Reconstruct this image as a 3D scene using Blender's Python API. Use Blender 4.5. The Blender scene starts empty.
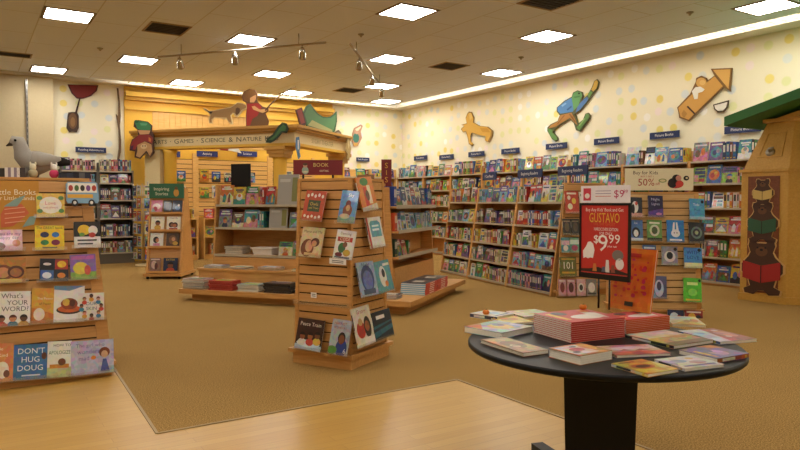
import bpy, math, random
import numpy as np
from mathutils import Matrix, Vector

# ------------------------------------------------------------------ camera, light, exposure
SC = bpy.context.scene
COL = SC.collection
FPX, YAW, PITCH, EYE = 672.0, math.radians(32.78), math.radians(1.96), 1.4
cam_data = bpy.data.cameras.new('camera')
cam_data.sensor_width = 36.0
cam_data.lens = FPX / 800 * 36.0
cam_data.clip_start = 0.05
cam_data.clip_end = 100
CAM = bpy.data.objects.new('camera', cam_data)
CAM.location = (0, 0, EYE)
CAM.rotation_euler = (math.pi / 2 - PITCH, 0, -YAW)
COL.objects.link(CAM)
SC.camera = CAM
SC.view_settings.view_transform = 'Standard'
SC.view_settings.look = 'None'
SC.view_settings.gamma = 1.0
SC.view_settings.use_curve_mapping = False
SC.view_settings.exposure = 0.0
SC.cycles.use_denoising = True
SC.cycles.max_bounces = 6
SC.cycles.transparent_max_bounces = 12
W = bpy.data.worlds.new('world')
SC.world = W
W.use_nodes = True
W.node_tree.nodes['Background'].inputs[0].default_value = (1, .8, .55, 1)
W.node_tree.nodes['Background'].inputs[1].default_value = 0.12
PANEL_E, COVE_E, PANEL_COL = 29.0, 10.5, (1.0, .98, .94)
HC = 4.1                      # ceiling height
XR, YB = 10.86, 16.75         # picture-book wall, back wall

# ------------------------------------------------------------------ helpers
def lin(c):
    if isinstance(c, str):
        c = c.lstrip('#') or 'ffffff'
        c = c if len(c) == 6 else ''.join(k * 2 for k in c)
        c = [int(c[i:i + 2], 16) / 255 for i in (0, 2, 4)]
        return tuple(x / 12.92 if x <= .04045 else ((x + .055) / 1.055) ** 2.4 for x in c)
    return tuple(c[:3])

RC = (Matrix.Rotation(-YAW, 3, 'Z') @ Matrix.Rotation(math.pi / 2 - PITCH, 3, 'X'))
def ray(u, v):
    return RC @ Vector(((u - 400) / FPX, -(v - 225) / FPX, -1.0))
def hit(u, v, p, n):
    d = ray(u, v); o = Vector((0, 0, EYE))
    return o + d * ((Vector(p) - o).dot(n) / d.dot(n))
def proj(p):
    q = RC.transposed() @ (Vector(p) - Vector((0, 0, EYE)))
    return (400 + FPX * q.x / -q.z, 225 - FPX * q.y / -q.z)
def fit_rect(F, L, R_, z0):
    """the rectangle on the plane z0 whose front, left and right corners come closest to three picture points"""
    f, l, r = at_z(*F, z0), at_z(*L, z0), at_z(*R_, z0)
    x = np.array([f.x, f.y, math.atan2(r.y - f.y, r.x - f.x), (r - f).length, (l - f).length])
    tgt = np.array([*F, *L, *R_])
    def res(x):
        a, b = Vector((math.cos(x[2]), math.sin(x[2]), 0)), Vector((-math.sin(x[2]), math.cos(x[2]), 0))
        f = Vector((x[0], x[1], z0))
        return np.array([*proj(f), *proj(f + b * x[4]), *proj(f + a * x[3])]) - tgt
    for _ in range(40):
        r0 = res(x); J = np.stack([(res(x + e) - r0) / 1e-4 for e in np.eye(5) * 1e-4], 1)
        x = x - np.linalg.solve(J.T @ J + np.eye(5) * 1e-2, J.T @ r0)
    return x
def at_z(u, v, z): return hit(u, v, (0, 0, z), Vector((0, 0, 1)))
def at_x(u, v, x): return hit(u, v, (x, 0, 0), Vector((1, 0, 0)))
def at_y(u, v, y): return hit(u, v, (0, y, 0), Vector((0, 1, 0)))

_txt = {}
def text_geo(s):
    if s not in _txt:
        cu = bpy.data.curves.new('t', 'FONT'); cu.body = s; cu.resolution_u = 2
        cu.align_x = 'CENTER'; cu.align_y = 'CENTER'; cu.size = 1.0
        ob = bpy.data.objects.new('t', cu); COL.objects.link(ob)
        dg = bpy.context.evaluated_depsgraph_get()
        me = bpy.data.meshes.new_from_object(ob.evaluated_get(dg))
        vs = [tuple(v.co) for v in me.vertices]; fs = [tuple(p.vertices) for p in me.polygons]
        bpy.data.objects.remove(ob); bpy.data.curves.remove(cu); bpy.data.meshes.remove(me)
        w = (max(v[0] for v in vs) - min(v[0] for v in vs)) if vs else 1
        cxx = (max(v[0] for v in vs) + min(v[0] for v in vs)) / 2 if vs else 0
        vs = [(v[0] - cxx, v[1]) for v in vs]
        _txt[s] = (vs, fs, w)
    return _txt[s]

class MB:
    """collects shapes; build() links them as one mesh object with its own colours"""
    def __init__(s): s.v = []; s.f = []; s.c = []; s.m = []; s.sm = []
    def add(s, vs, fs, col='#ffffff', mi=0, smooth=False):
        b = len(s.v); s.v += [tuple(x) for x in vs]
        c = lin(col)
        for f in fs:
            s.f.append([i + b for i in f]); s.c.append(c); s.m.append(mi); s.sm.append(smooth)
        return s
    def hexa(s, p, col='#ffffff', mi=0):
        return s.add(p, [(0, 3, 2, 1), (4, 5, 6, 7), (0, 1, 5, 4), (1, 2, 6, 5), (2, 3, 7, 6), (3, 0, 4, 7)], col, mi)
    def box(s, x0, x1, y0, y1, z0, z1, col='#ffffff', mi=0, M=None):
        p = [Vector(q) for q in ((x0, y0, z0), (x1, y0, z0), (x1, y1, z0), (x0, y1, z0), (x0, y0, z1), (x1, y0, z1), (x1, y1, z1), (x0, y1, z1))]
        if M is not None: p = [M @ q for q in p]
        return s.hexa(p, col, mi)
    def prism(s, pts, fn, d0, d1, col='#ffffff', mi=0):
        """pts: 2D outline; fn(x, y, d) gives the 3D point"""
        n = len(pts)
        a = sum(pts[i][0] * pts[(i + 1) % n][1] - pts[(i + 1) % n][0] * pts[i][1] for i in range(n))
        if a < 0: pts = pts[::-1]
        vs = [fn(x, y, d0) for x, y in pts] + [fn(x, y, d1) for x, y in pts]
        fs = [tuple(range(n))[::-1], tuple(range(n, 2 * n))] + [(i, (i + 1) % n, n + (i + 1) % n, n + i) for i in range(n)]
        return s.add(vs, fs, col, mi)
    def lathe(s, prof, n=24, col='#ffffff', c=(0, 0, 0), mi=0, smooth=True):
        vs = []; fs = []
        for r, z in prof:
            for k in range(n):
                a = 2 * math.pi * k / n
                vs.append((c[0] + r * math.cos(a), c[1] + r * math.sin(a), c[2] + z))
        m = len(prof)
        for i in range(m - 1):
            for k in range(n):
                fs.append((i * n + k, i * n + (k + 1) % n, (i + 1) * n + (k + 1) % n, (i + 1) * n + k))
        s.add(vs, fs, col, mi, smooth)
        b = len(s.v) - len(vs)
        s.f.append([b + k for k in range(n)][::-1]); s.f.append([b + (m - 1) * n + k for k in range(n)])
        for _ in range(2): s.c.append(lin(col)); s.m.append(mi); s.sm.append(False)
        return s
    def tube(s, pts, rad, n=8, col='#ffffff', mi=0, sq=1.0):
        pts = [Vector(p) for p in pts]
        if not isinstance(rad, (list, tuple)): rad = [rad] * len(pts)
        vs = []; fs = []; up = None
        for i, p in enumerate(pts):
            t = (pts[min(i + 1, len(pts) - 1)] - pts[max(i - 1, 0)]).normalized()
            if up is None:
                ref = Vector((0, 0, 1)) if abs(t.z) < .9 else Vector((0, 1, 0))
                up = (ref - t * ref.dot(t)).normalized()
            else:
                up = (up - t * up.dot(t)).normalized()
            sd = t.cross(up)
            for k in range(n):
                a = 2 * math.pi * k / n
                vs.append(p + (up * math.cos(a) + sd * math.sin(a) * sq) * rad[i])
        for i in range(len(pts) - 1):
            for k in range(n):
                fs.append((i * n + k, i * n + (k + 1) % n, (i + 1) * n + (k + 1) % n, (i + 1) * n + k))
        fs.append(tuple(range(n))[::-1]); fs.append(tuple((len(pts) - 1) * n + k for k in range(n)))
        return s.add(vs, fs, col, mi, True)
    def ell(s, c, r, col='#ffffff', n=14, m=9, mi=0):
        prof = [(max(1e-4, math.sin(math.pi * i / m)), -math.cos(math.pi * i / m)) for i in range(m + 1)]
        vs = []; fs = []
        for q, z in prof:
            for k in range(n):
                a = 2 * math.pi * k / n
                vs.append((c[0] + r[0] * q * math.cos(a), c[1] + r[1] * q * math.sin(a), c[2] + r[2] * z))
        for i in range(m):
            for k in range(n):
                fs.append((i * n + k, i * n + (k + 1) % n, (i + 1) * n + (k + 1) % n, (i + 1) * n + k))
        return s.add(vs, fs, col, mi, True)
    def text(s, t, fn, cx, cy, size, col, d=0.0, maxw=None, depth=None):
        vs, fs, w = text_geo(t)
        sx = size
        if maxw and w * size > maxw: sx = maxw / w
        s.add([fn(cx + x * sx, cy + y * size, d) for x, y in vs], fs, col)
        return s
    def build(s, name, mats, parent=None, M=None):
        me = bpy.data.meshes.new(name)
        me.from_pydata(s.v, [], s.f)
        at = me.attributes.new('Col', 'FLOAT_COLOR', 'CORNER')
        buf = []
        for f, c in zip(s.f, s.c):
            buf += [c[0], c[1], c[2], 1.0] * len(f)
        at.data.foreach_set('color', buf)
        if not isinstance(mats, (list, tuple)): mats = [mats]
        for m in mats: me.materials.append(m)
        me.polygons.foreach_set('material_index', s.m)
        me.polygons.foreach_set('use_smooth', s.sm)
        me.update()
        return link(name, me, parent, M)

def link(name, data, parent=None, M=None):
    o = bpy.data.objects.new(name, data); COL.objects.link(o)
    if parent is not None: o.parent = parent
    if M is not None: o.matrix_local = M
    return o
def tag(o, label, cat, group=None):
    o['label'] = label; o['category'] = cat
    if group: o['group'] = group
    return o
def thing(name, M, label, cat, group=None):
    o = link(name, None, None, M); o.empty_display_size = .1
    return tag(o, label, cat, group)
def struct(o):
    o['kind'] = 'structure'; return o
def frame(x, y, ang, z=0.0):
    return Matrix.Translation((x, y, z)) @ Matrix.Rotation(ang, 4, 'Z')
def mat3(o, x, y, z):
    return Matrix(((x[0], y[0], z[0], o[0]), (x[1], y[1], z[1], o[1]), (x[2], y[2], z[2], o[2]), (0, 0, 0, 1)))

# ------------------------------------------------------------------ materials
def newmat(name):
    m = bpy.data.materials.new(name); m.use_nodes = True
    nt = m.node_tree; return m, nt, nt.nodes['Principled BSDF']
def N(nt, t, **kw):
    n = nt.nodes.new(t)
    for k, v in kw.items():
        if k.startswith('i_'):
            key = k[2:]; n.inputs[int(key) if key.isdigit() else key].default_value = v
        else: setattr(n, k, v)
    return n
def attr_mat(name, rough, coat=0.0, spec=.5):
    m, nt, b = newmat(name)
    a = N(nt, 'ShaderNodeAttribute', attribute_name='Col')
    co = N(nt, 'ShaderNodeTexCoord'); nz = N(nt, 'ShaderNodeTexNoise', i_Scale=60.0)
    nt.links.new(co.outputs['Object'], nz.inputs['Vector'])
    mx = N(nt, 'ShaderNodeMixRGB', blend_type='MULTIPLY', i_0=.10)
    nt.links.new(a.outputs['Color'], mx.inputs[1]); nt.links.new(nz.outputs['Fac'], mx.inputs[2])
    nt.links.new(mx.outputs[0], b.inputs['Base Color'])
    b.inputs['Roughness'].default_value = rough; b.inputs['Coat Weight'].default_value = coat
    b.inputs['Coat Roughness'].default_value = .2; b.inputs['Specular IOR Level'].default_value = spec
    return m
def wood_mat(name, c1, c2, rough=.42, sc=(1.2, 14, 14)):
    m, nt, b = newmat(name)
    co = N(nt, 'ShaderNodeTexCoord'); mp = N(nt, 'ShaderNodeMapping'); mp.inputs['Scale'].default_value = sc
    nz = N(nt, 'ShaderNodeTexNoise', i_Scale=3.0, i_Detail=5.0, i_Distortion=.6)
    rp = N(nt, 'ShaderNodeValToRGB')
    rp.color_ramp.elements[0].position = .3; rp.color_ramp.elements[0].color = (*lin(c1), 1)
    rp.color_ramp.elements[1].position = .72; rp.color_ramp.elements[1].color = (*lin(c2), 1)
    L = nt.links.new
    L(co.outputs['Object'], mp.inputs[0]); L(mp.outputs[0], nz.inputs['Vector']); L(nz.outputs['Fac'], rp.inputs[0])
    L(rp.outputs[0], b.inputs['Base Color']); b.inputs['Roughness'].default_value = rough
    return m
def plain(name, c, rough=.5, metal=0.0, noise=.06, scale=30.0):
    m, nt, b = newmat(name)
    co = N(nt, 'ShaderNodeTexCoord'); nz = N(nt, 'ShaderNodeTexNoise', i_Scale=scale, i_Detail=4.0)
    mx = N(nt, 'ShaderNodeMixRGB', blend_type='MULTIPLY', i_0=noise * 2)
    mx.inputs[1].default_value = (*lin(c), 1)
    nt.links.new(co.outputs['Object'], nz.inputs['Vector']); nt.links.new(nz.outputs['Fac'], mx.inputs[2])
    nt.links.new(mx.outputs[0], b.inputs['Base Color'])
    b.inputs['Roughness'].default_value = rough; b.inputs['Metallic'].default_value = metal
    return m
PRINT = attr_mat('printed_cover', .38, .25)
PAINT = attr_mat('painted_board', .6)
def busy_mat(name, f1, f2, sc):
    m, nt, b = newmat(name); L = nt.links.new
    a = N(nt, 'ShaderNodeAttribute', attribute_name='Col')
    co = N(nt, 'ShaderNodeTexCoord'); oi = N(nt, 'ShaderNodeObjectInfo')
    mu = N(nt, 'ShaderNodeMath', operation='MULTIPLY'); mu.inputs[1].default_value = 40.0
    ad = N(nt, 'ShaderNodeVectorMath', operation='ADD')
    vo = N(nt, 'ShaderNodeTexVoronoi', i_Scale=sc); nz = N(nt, 'ShaderNodeTexNoise', i_Scale=sc * .54, i_Detail=3.0)
    m1 = N(nt, 'ShaderNodeMixRGB', blend_type='OVERLAY', i_0=f1); m2 = N(nt, 'ShaderNodeMixRGB', blend_type='MULTIPLY', i_0=f2)
    L(oi.outputs['Random'], mu.inputs[0]); L(co.outputs['Object'], ad.inputs[0]); L(mu.outputs[0], ad.inputs[1])
    L(ad.outputs[0], vo.inputs['Vector']); L(ad.outputs[0], nz.inputs['Vector'])
    L(a.outputs['Color'], m1.inputs[1]); L(vo.outputs['Color'], m1.inputs[2])
    L(m1.outputs[0], m2.inputs[1]); L(nz.outputs['Color'], m2.inputs[2]); L(m2.outputs[0], b.inputs['Base Color'])
    b.inputs['Roughness'].default_value = .35; b.inputs['Coat Weight'].default_value = .2
    return m
BUSY = busy_mat('illustrated_cover', .5, .68, 26.0)
SOFT = busy_mat('softly_illustrated_cover', .22, .25, 34.0)
WOOD = wood_mat('maple_veneer', '#b98446', '#cf9a58')
SLAT = wood_mat('slatwall_veneer', '#ba864a', '#cb995c')
PALES = wood_mat('pale_slatwall', '#c39a60', '#d2ab74')
DARKW = plain('dark_groove', '#4d3115', .8)
FLOORW = None
YEL = plain('yellow_paint', '#e8b63c', .55)
CREAM = plain('cream_paint', '#e6cf9a', .6)
GOLDW = wood_mat('golden_board', '#cf9f52', '#deb26a')
BLACKL = plain('black_laminate', '#070605', .42)
BLACKL.node_tree.nodes['Principled BSDF'].inputs['Specular IOR Level'].default_value = .22
BLACKM = plain('black_metal', '#141312', .4, .3)
CHROME = plain('chrome', '#d8d4cc', .15, 1.0)
GREYM = plain('grey_steel', '#aaa392', .35, .6)
GREEN = plain('green_roof', '#3d7d42', .7)
BEARW = wood_mat('dark_walnut', '#6b3a1c', '#85492a')
PLUSH = attr_mat('plush', .95, 0, .1)
m, nt, b = newmat('clear_acrylic')
for n in list(nt.nodes):
    if n.type == 'BSDF_PRINCIPLED': nt.nodes.remove(n)
tr = N(nt, 'ShaderNodeBsdfTransparent'); gl = N(nt, 'ShaderNodeBsdfGlossy', i_Roughness=.25); fr = N(nt, 'ShaderNodeValue'); fr.outputs[0].default_value = .16
mx = N(nt, 'ShaderNodeMixShader')
nt.links.new(fr.outputs[0], mx.inputs[0]); nt.links.new(tr.outputs[0], mx.inputs[1]); nt.links.new(gl.outputs[0], mx.inputs[2])
nt.links.new(mx.outputs[0], nt.nodes['Material Output'].inputs[0])
ACRYL = m
def emis(name, col, e):
    m, nt, b = newmat(name)
    b.inputs['Base Color'].default_value = (.8, .8, .8, 1)
    b.inputs['Emission Color'].default_value = (*col, 1); b.inputs['Emission Strength'].default_value = e
    return m
PANEL = emis('lit_diffuser', PANEL_COL, PANEL_E)
COVE = emis('lit_cove', (1, .975, .93), COVE_E)

def dots_mat(name, ax):
    """pastel dotted wallpaper; ax = which object axis runs along the wall"""
    m, nt, b = newmat(name); L = nt.links.new
    co = N(nt, 'ShaderNodeTexCoord'); sp = N(nt, 'ShaderNodeSeparateXYZ'); L(co.outputs['Object'], sp.inputs[0])
    cb = N(nt, 'ShaderNodeCombineXYZ'); L(sp.outputs[ax], cb.inputs[0]); L(sp.outputs['Z'], cb.inputs[1])
    sc = N(nt, 'ShaderNodeVectorMath', operation='SCALE'); sc.inputs['Scale'].default_value = 1 / .29; L(cb.outputs[0], sc.inputs[0])
    fl = N(nt, 'ShaderNodeVectorMath', operation='FLOOR'); L(sc.outputs[0], fl.inputs[0])
    fr = N(nt, 'ShaderNodeVectorMath', operation='FRACTION'); L(sc.outputs[0], fr.inputs[0])
    wn = N(nt, 'ShaderNodeTexWhiteNoise', noise_dimensions='3D'); L(fl.outputs[0], wn.inputs['Vector'])
    jit = N(nt, 'ShaderNodeVectorMath', operation='MULTIPLY_ADD'); L(wn.outputs['Color'], jit.inputs[0])
    jit.inputs[1].default_value = (.36, .36, 0); jit.inputs[2].default_value = (.32, .32, 0)
    z0 = N(nt, 'ShaderNodeVectorMath', operation='MULTIPLY'); z0.inputs[1].default_value = (1, 1, 0); L(fr.outputs[0], z0.inputs[0])
    z1 = N(nt, 'ShaderNodeVectorMath', operation='MULTIPLY'); z1.inputs[1].default_value = (1, 1, 0); L(jit.outputs[0], z1.inputs[0])
    ds = N(nt, 'ShaderNodeVectorMath', operation='DISTANCE'); L(z0.outputs[0], ds.inputs[0]); L(z1.outputs[0], ds.inputs[1])
    mr = N(nt, 'ShaderNodeMapRange'); mr.inputs[1].default_value = .30; mr.inputs[2].default_value = .22
    mr.inputs[3].default_value = 0; mr.inputs[4].default_value = 1; L(ds.outputs['Value'], mr.inputs[0])
    rp = N(nt, 'ShaderNodeValToRGB'); rp.color_ramp.interpolation = 'CONSTANT'
    cols = ['#f4f0e4', '#ead67a', '#dfe0d6', '#e2e0a4', '#f0e0d6', '#ece3c4', '#d6dcd8', '#ece3c4']
    els = rp.color_ramp.elements
    els[0].color = (*lin(cols[0]), 1); els[1].position = 1 / 8; els[1].color = (*lin(cols[1]), 1)
    for i in range(2, 8):
        e = els.new(i / 8); e.color = (*lin(cols[i]), 1)
    L(wn.outputs['Value'], rp.inputs[0])
    mx = N(nt, 'ShaderNodeMixRGB'); mx.inputs[1].default_value = (*lin('#ece3c4'), 1)
    L(rp.outputs[0], mx.inputs[2]); L(mr.outputs[0], mx.inputs[0]); L(mx.outputs[0], b.inputs['Base Color'])
    b.inputs['Roughness'].default_value = .7
    return m
def carpet_mat():
    m, nt, b = newmat('tan_carpet'); L = nt.links.new
    co = N(nt, 'ShaderNodeTexCoord')
    n1 = N(nt, 'ShaderNodeTexNoise', i_Scale=110.0, i_Detail=5.0); n2 = N(nt, 'ShaderNodeTexNoise', i_Scale=1.3, i_Detail=3.0)
    rp = N(nt, 'ShaderNodeValToRGB')
    rp.color_ramp.elements[0].position = .35; rp.color_ramp.elements[0].color = (*lin('#7a5a28'), 1)
    rp.color_ramp.elements[1].position = .65; rp.color_ramp.elements[1].color = (*lin('#b99457'), 1)
    mx = N(nt, 'ShaderNodeMixRGB', blend_type='MULTIPLY', i_0=.18)
    L(co.outputs['Object'], n1.inputs['Vector']); L(co.outputs['Object'], n2.inputs['Vector'])
    L(n1.outputs['Fac'], rp.inputs[0]); L(rp.outputs[0], mx.inputs[1]); L(n2.outputs['Fac'], mx.inputs[2]); L(mx.outputs[0], b.inputs['Base Color'])
    bp = N(nt, 'ShaderNodeBump'); bp.inputs['Strength'].default_value = .35; bp.inputs['Distance'].default_value = .01
    L(n1.outputs['Fac'], bp.inputs['Height']); L(bp.outputs[0], b.inputs['Normal'])
    b.inputs['Roughness'].default_value = .95; b.inputs['Specular IOR Level'].default_value = .1
    return m
def plank_mat():
    m, nt, b = newmat('maple_plank_floor'); L = nt.links.new
    co = N(nt, 'ShaderNodeTexCoord')
    br = N(nt, 'ShaderNodeTexBrick', offset=.37, squash=1.0)
    br.inputs['Scale'].default_value = 1.0; br.inputs['Brick Width'].default_value = 1.1; br.inputs['Row Height'].default_value = .083
    br.inputs['Mortar Size'].default_value = .0018; br.inputs['Mortar Smooth'].default_value = .2
    br.inputs['Color1'].default_value = (*lin('#cca252'), 1); br.inputs['Color2'].default_value = (*lin('#c39646'), 1)
    br.inputs['Mortar'].default_value = (*lin('#b3853f'), 1)
    mp = N(nt, 'ShaderNodeMapping'); mp.inputs['Scale'].default_value = (1.5, 22, 1)
    nz = N(nt, 'ShaderNodeTexNoise', i_Scale=2.5, i_Detail=5.0)
    mx = N(nt, 'ShaderNodeMixRGB', blend_type='MULTIPLY', i_0=.2)
    L(co.outputs['Object'], br.inputs['Vector']); L(co.outputs['Object'], mp.inputs[0]); L(mp.outputs[0], nz.inputs['Vector'])
    L(br.outputs['Color'], mx.inputs[1]); L(nz.outputs['Fac'], mx.inputs[2]); L(mx.outputs[0], b.inputs['Base Color'])
    b.inputs['Roughness'].default_value = .32
    return m
def ceil_mat():
    m, nt, b = newmat('ceiling_tile'); L = nt.links.new
    co = N(nt, 'ShaderNodeTexCoord')
    mp = N(nt, 'ShaderNodeMapping'); mp.inputs['Rotation'].default_value = (0, 0, math.pi / 2); mp.inputs['Location'].default_value = (.2, -.94, 0)
    br = N(nt, 'ShaderNodeTexBrick', offset=.5)
    br.inputs['Scale'].default_value = 1.0; br.inputs['Brick Width'].default_value = 1.35; br.inputs['Row Height'].default_value = .675
    br.inputs['Mortar Size'].default_value = .009; br.inputs['Mortar Smooth'].default_value = .1
    br.inputs['Color1'].default_value = (*lin('#e9eefa'), 1); br.inputs['Color2'].default_value = (*lin('#e6ebf7'), 1)
    br.inputs['Mortar'].default_value = (*lin('#cfccc6'), 1)
    nz = N(nt, 'ShaderNodeTexNoise', i_Scale=60.0, i_Detail=3.0)
    mx = N(nt, 'ShaderNodeMixRGB', blend_type='MULTIPLY', i_0=.1)
    L(co.outputs['Object'], mp.inputs[0]); L(mp.outputs[0], br.inputs['Vector']); L(co.outputs['Object'], nz.inputs['Vector'])
    L(br.outputs['Color'], mx.inputs[1]); L(nz.outputs['Fac'], mx.inputs[2]); L(mx.outputs[0], b.inputs['Base Color'])
    b.inputs['Roughness'].default_value = .85
    return m

# ------------------------------------------------------------------ the room
XL, YF = -7.0, -5.0
cp = carpet_mat(); pl_ = plank_mat()
BX, BY, BX2 = .94, 4.17, 3.22
q = MB()
BXT = BX + .16                # the carpet edge runs slightly askew to the room
for p in (((XL, 8.2), (BXT, 8.2), (BXT, YB), (XL, YB)), ((BX, BY), (BX2, BY), (BX2, YB), (BXT, YB), (BXT, 8.2)), ((BX2, YF), (XR, YF), (XR, YB), (BX2, YB))):
    q.add([(x, y, 0) for x, y in p], [tuple(range(len(p)))])
struct(q.build('floor', cp))
q = MB()
for p in (((XL, BY), (BX, BY), (BXT, 8.2), (XL, 8.2)), ((XL, YF), (BX2, YF), (BX2, BY), (XL, BY))):
    q.add([(x, y, 0) for x, y in p], [tuple(range(len(p)))])
struct(q.build('floor.001', pl_))
q = MB()
q.hexa([(BX - .009, BY, 0), (BX + .009, BY, 0), (BXT + .009, 8.2, 0), (BXT - .009, 8.2, 0), (BX - .009, BY, .006), (BX + .009, BY, .006), (BXT + .009, 8.2, .006), (BXT - .009, 8.2, .006)])
for x0, x1, y0, y1 in ((BX, BX2, BY - .009, BY + .009), (BX2 - .009, BX2 + .009, YF, BY)):
    q.box(x0, x1, y0, y1, 0, .006)
struct(q.build('trim_1', plain('floor_strip', '#a08556', .5)))
# ceiling with the two recessed light slots left open
SX0, SX1, SY0, SY1 = 10.06, 10.44, 16.05, 16.42
cm = ceil_mat()
q = MB()
q.box(XL, SX0, YF, SY0, HC, HC + .05)
struct(q.build('ceiling', cm))
q = MB()
q.box(SX1, XR, YF, YB, HC, HC + .05); q.box(XL, SX1, SY1, YB, HC, HC + .05)
q.box(SX0 - .02, XR, YF, YB, HC + .24, HC + .28); q.box(XL, SX1, SY0 - .02, YB, HC + .24, HC + .28)
q.box(SX0 - .03, SX0 - .005, YF, SY0, HC + .051, HC + .24); q.box(SX1, SX1 + .02, YF, YB, HC + .051, HC + .24)
struct(q.build('ceiling.001', plain('soffit_paint', '#e9e1d0', .8)))
dotR, dotB = dots_mat('dotted_wallpaper_side', 'Y'), dots_mat('dotted_wallpaper_back', 'X')
q = MB(); q.box(XR, XR + .1, YF, YB + .1, 0, HC + .3); struct(q.build('wall_right', dotR))
q = MB(); q.box(XL, XR, YB, YB + .1, 0, HC + .3); struct(q.build('wall_back', dotB))
beige = plain('beige_wall_paint', '#cbb890', .8)
q = MB(); q.box(XL - .1, XL, YF, YB + .1, 0, HC + .3); struct(q.build('wall_left', beige))
q = MB(); q.box(XL, XR, YF - .1, YF, 0, HC + .3); struct(q.build('wall_front', beige))
q = MB(); q.box(XL, 1.62, 16.45, YB - .001, 0, HC - .001); struct(q.build('wall_pillar', beige))

# lamps in the ceiling ------------------------------------------------
def ceiling_panel(x, y, label, group):
    t = thing('ceiling_light', Matrix.Translation((x, y, HC)), label, 'ceiling light', group)
    q = MB(); h = .335
    for a in ((-h, h, -h, -h + .04), (-h, h, h - .04, h), (-h, -h + .04, -h + .04, h - .04), (h - .04, h, -h + .04, h - .04)):
        q.box(*a, -.012, -.001)
    q.build('frame', plain('panel_frame', '#8d7a5c', .6) if 'panel_frame' not in bpy.data.materials else bpy.data.materials['panel_frame'], t)
    q = MB(); h = .294; q.box(-h, h, -h, h, -.008, -.002); q.build('diffuser', PANEL, t)
LP = [(1.28, 10.85, 'square lit ceiling panel near the beige pillar, bigger of the two there'),
      (4.03, 10.85, 'square lit ceiling panel between the black vent and the track lamps'),
      (5.31, 8.05, 'largest lit ceiling panel, cut by no vent, at top middle'),
      (8.0, 8.0, 'lit ceiling panel below the square vent at the top edge'),
      (9.35, 5.14, 'lit ceiling panel at the top corner above the bear cabinet'),
      (1.45, 15.5, 'small lit ceiling panel just above the beige pillar'),
      (2.79, 13.53, 'lit ceiling panel above the balloon and yellow wall'),
      (4.23, 15.5, 'small lit ceiling panel above the dog cutout'),
      (5.46, 13.47, 'lit ceiling panel above the boy cutout'),
      (6.91, 15.48, 'small lit ceiling panel at the end of the fishing rod'),
      (6.78, 10.85, 'lit ceiling panel beside the upper head of the short track'),
      (8.18, 13.47, 'small lit ceiling panel behind the lowest track lamp head'),
      (9.5, 15.45, 'tiny lit ceiling panel closest to the room corner'),
      (9.45, 10.75, 'lit ceiling panel beside the dark vent, above the leaping yellow animal')]
for x, y, l in LP: ceiling_panel(x, y, l, 'ceiling light panels')
for i in range(3):
    for y in (5.3, 2.6, -.1, -2.8):
        ceiling_panel(-3.4 + 3.9 * i, y - (.0 if i % 2 else .0), 'square lit ceiling panel over the wood floored area', 'ceiling panels over the wood floor')
for x, y in ((9.3, 2.4), (9.3, -.4), (-3.4, 8.0), (-3.4, 10.8), (-3.4, 13.5), (1.4, 8.1)):
    ceiling_panel(x, y, 'square lit ceiling panel outside the main aisle', 'ceiling panels of the side aisles')

def cove(name, x0, x1, y0, y1, along, label):
    t = thing(name, Matrix.Translation((x0, y0, HC)), label, 'cove light')
    q = MB(); q.box(0, x1 - x0, 0, y1 - y0, .20, .235); q.build('tube_strip', COVE, t)
    q = MB(); Lg = (y1 - y0) if along == 'y' else (x1 - x0); k = 0
    s = 0.1
    while s < Lg - .05:
        if along == 'y': q.box(0, x1 - x0, s, s + .012, .015, .15)
        else: q.box(s, s + .012, 0, y1 - y0, .015, .15)
        s += .16
    q.build('louver', plain(name + '_louver', '#d9cdb4', .5), t)
cove('cove_light', SX0 + .01, SX1 - .01, YF + .1, SY0 - .1, 'y', 'long white recessed light slot along the dotted side wall ceiling')
cove('cove_light', 3.05, SX0 - .1, SY0 + .01, SY1 - .01, 'x', 'recessed light slot along the ceiling above the yellow wall')

def vent(x0, x1, y0, y1, label, slats=6):
    t = thing('ceiling_vent', Matrix.Translation(((x0 + x1) / 2, (y0 + y1) / 2, HC)), label, 'vent', 'ceiling vents')
    a, c = (x1 - x0) / 2, (y1 - y0) / 2
    q = MB()
    for r in ((-a, a, -c, -c + .03), (-a, a, c - .03, c), (-a, -a + .03, -c + .03, c - .03), (a - .03, a, -c + .03, c - .03)):
        q.box(*r, -.012, -.001)
    q.build('frame', plain('vent_frame', '#a98f6b', .6), t)
    q = MB(); q.box(-a + .03, a - .03, -c + .03, c - .03, -.003, -.001)
    for i in range(slats):
        yy = -c + .05 + (2 * c - .1) * i / slats
        q.box(-a + .03, a - .03, yy, yy + .012, -.011, -.003)
    q.build('grille', plain('vent_black', '#2b2118', .7), t)
vent(2.36, 2.97, 10.52, 11.18, 'black ceiling vent beside the lit panel over the yellow wall')
vent(7.8, 8.4, 10.48, 11.08, 'dark ceiling vent beside the panel above the leaping yellow animal')
vent(6.32, 6.97, 6.3, 6.9, 'square ceiling vent cut by the top edge, pale frame')
vent(7.5, 8.1, 14.1, 14.7, 'small ceiling vent above the green crocodile cutout')
vent(-.1, 1.06, 14.05, 14.45, 'long slotted ceiling vent above the beige pillar', 10)
for p, l in (((100, 48), 'small ceiling sprinkler between the first two lit panels'), ((521, 57), 'small ceiling sprinkler above the frog cutout'),
             ((690, 12), 'small white ceiling sprinkler near the side wall light slot'), ((361, 34), 'round ceiling speaker beside the large middle lit panel')):
    w = at_z(*p, HC); q = MB(); q.lathe([(.05, -.001), (.05, -.015), (.02, -.03), (.015, -.05)], 12)
    o = q.build('ceiling_sprinkler', GREYM, None, Matrix.Translation(w)); tag(o, l, 'sprinkler')

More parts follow.
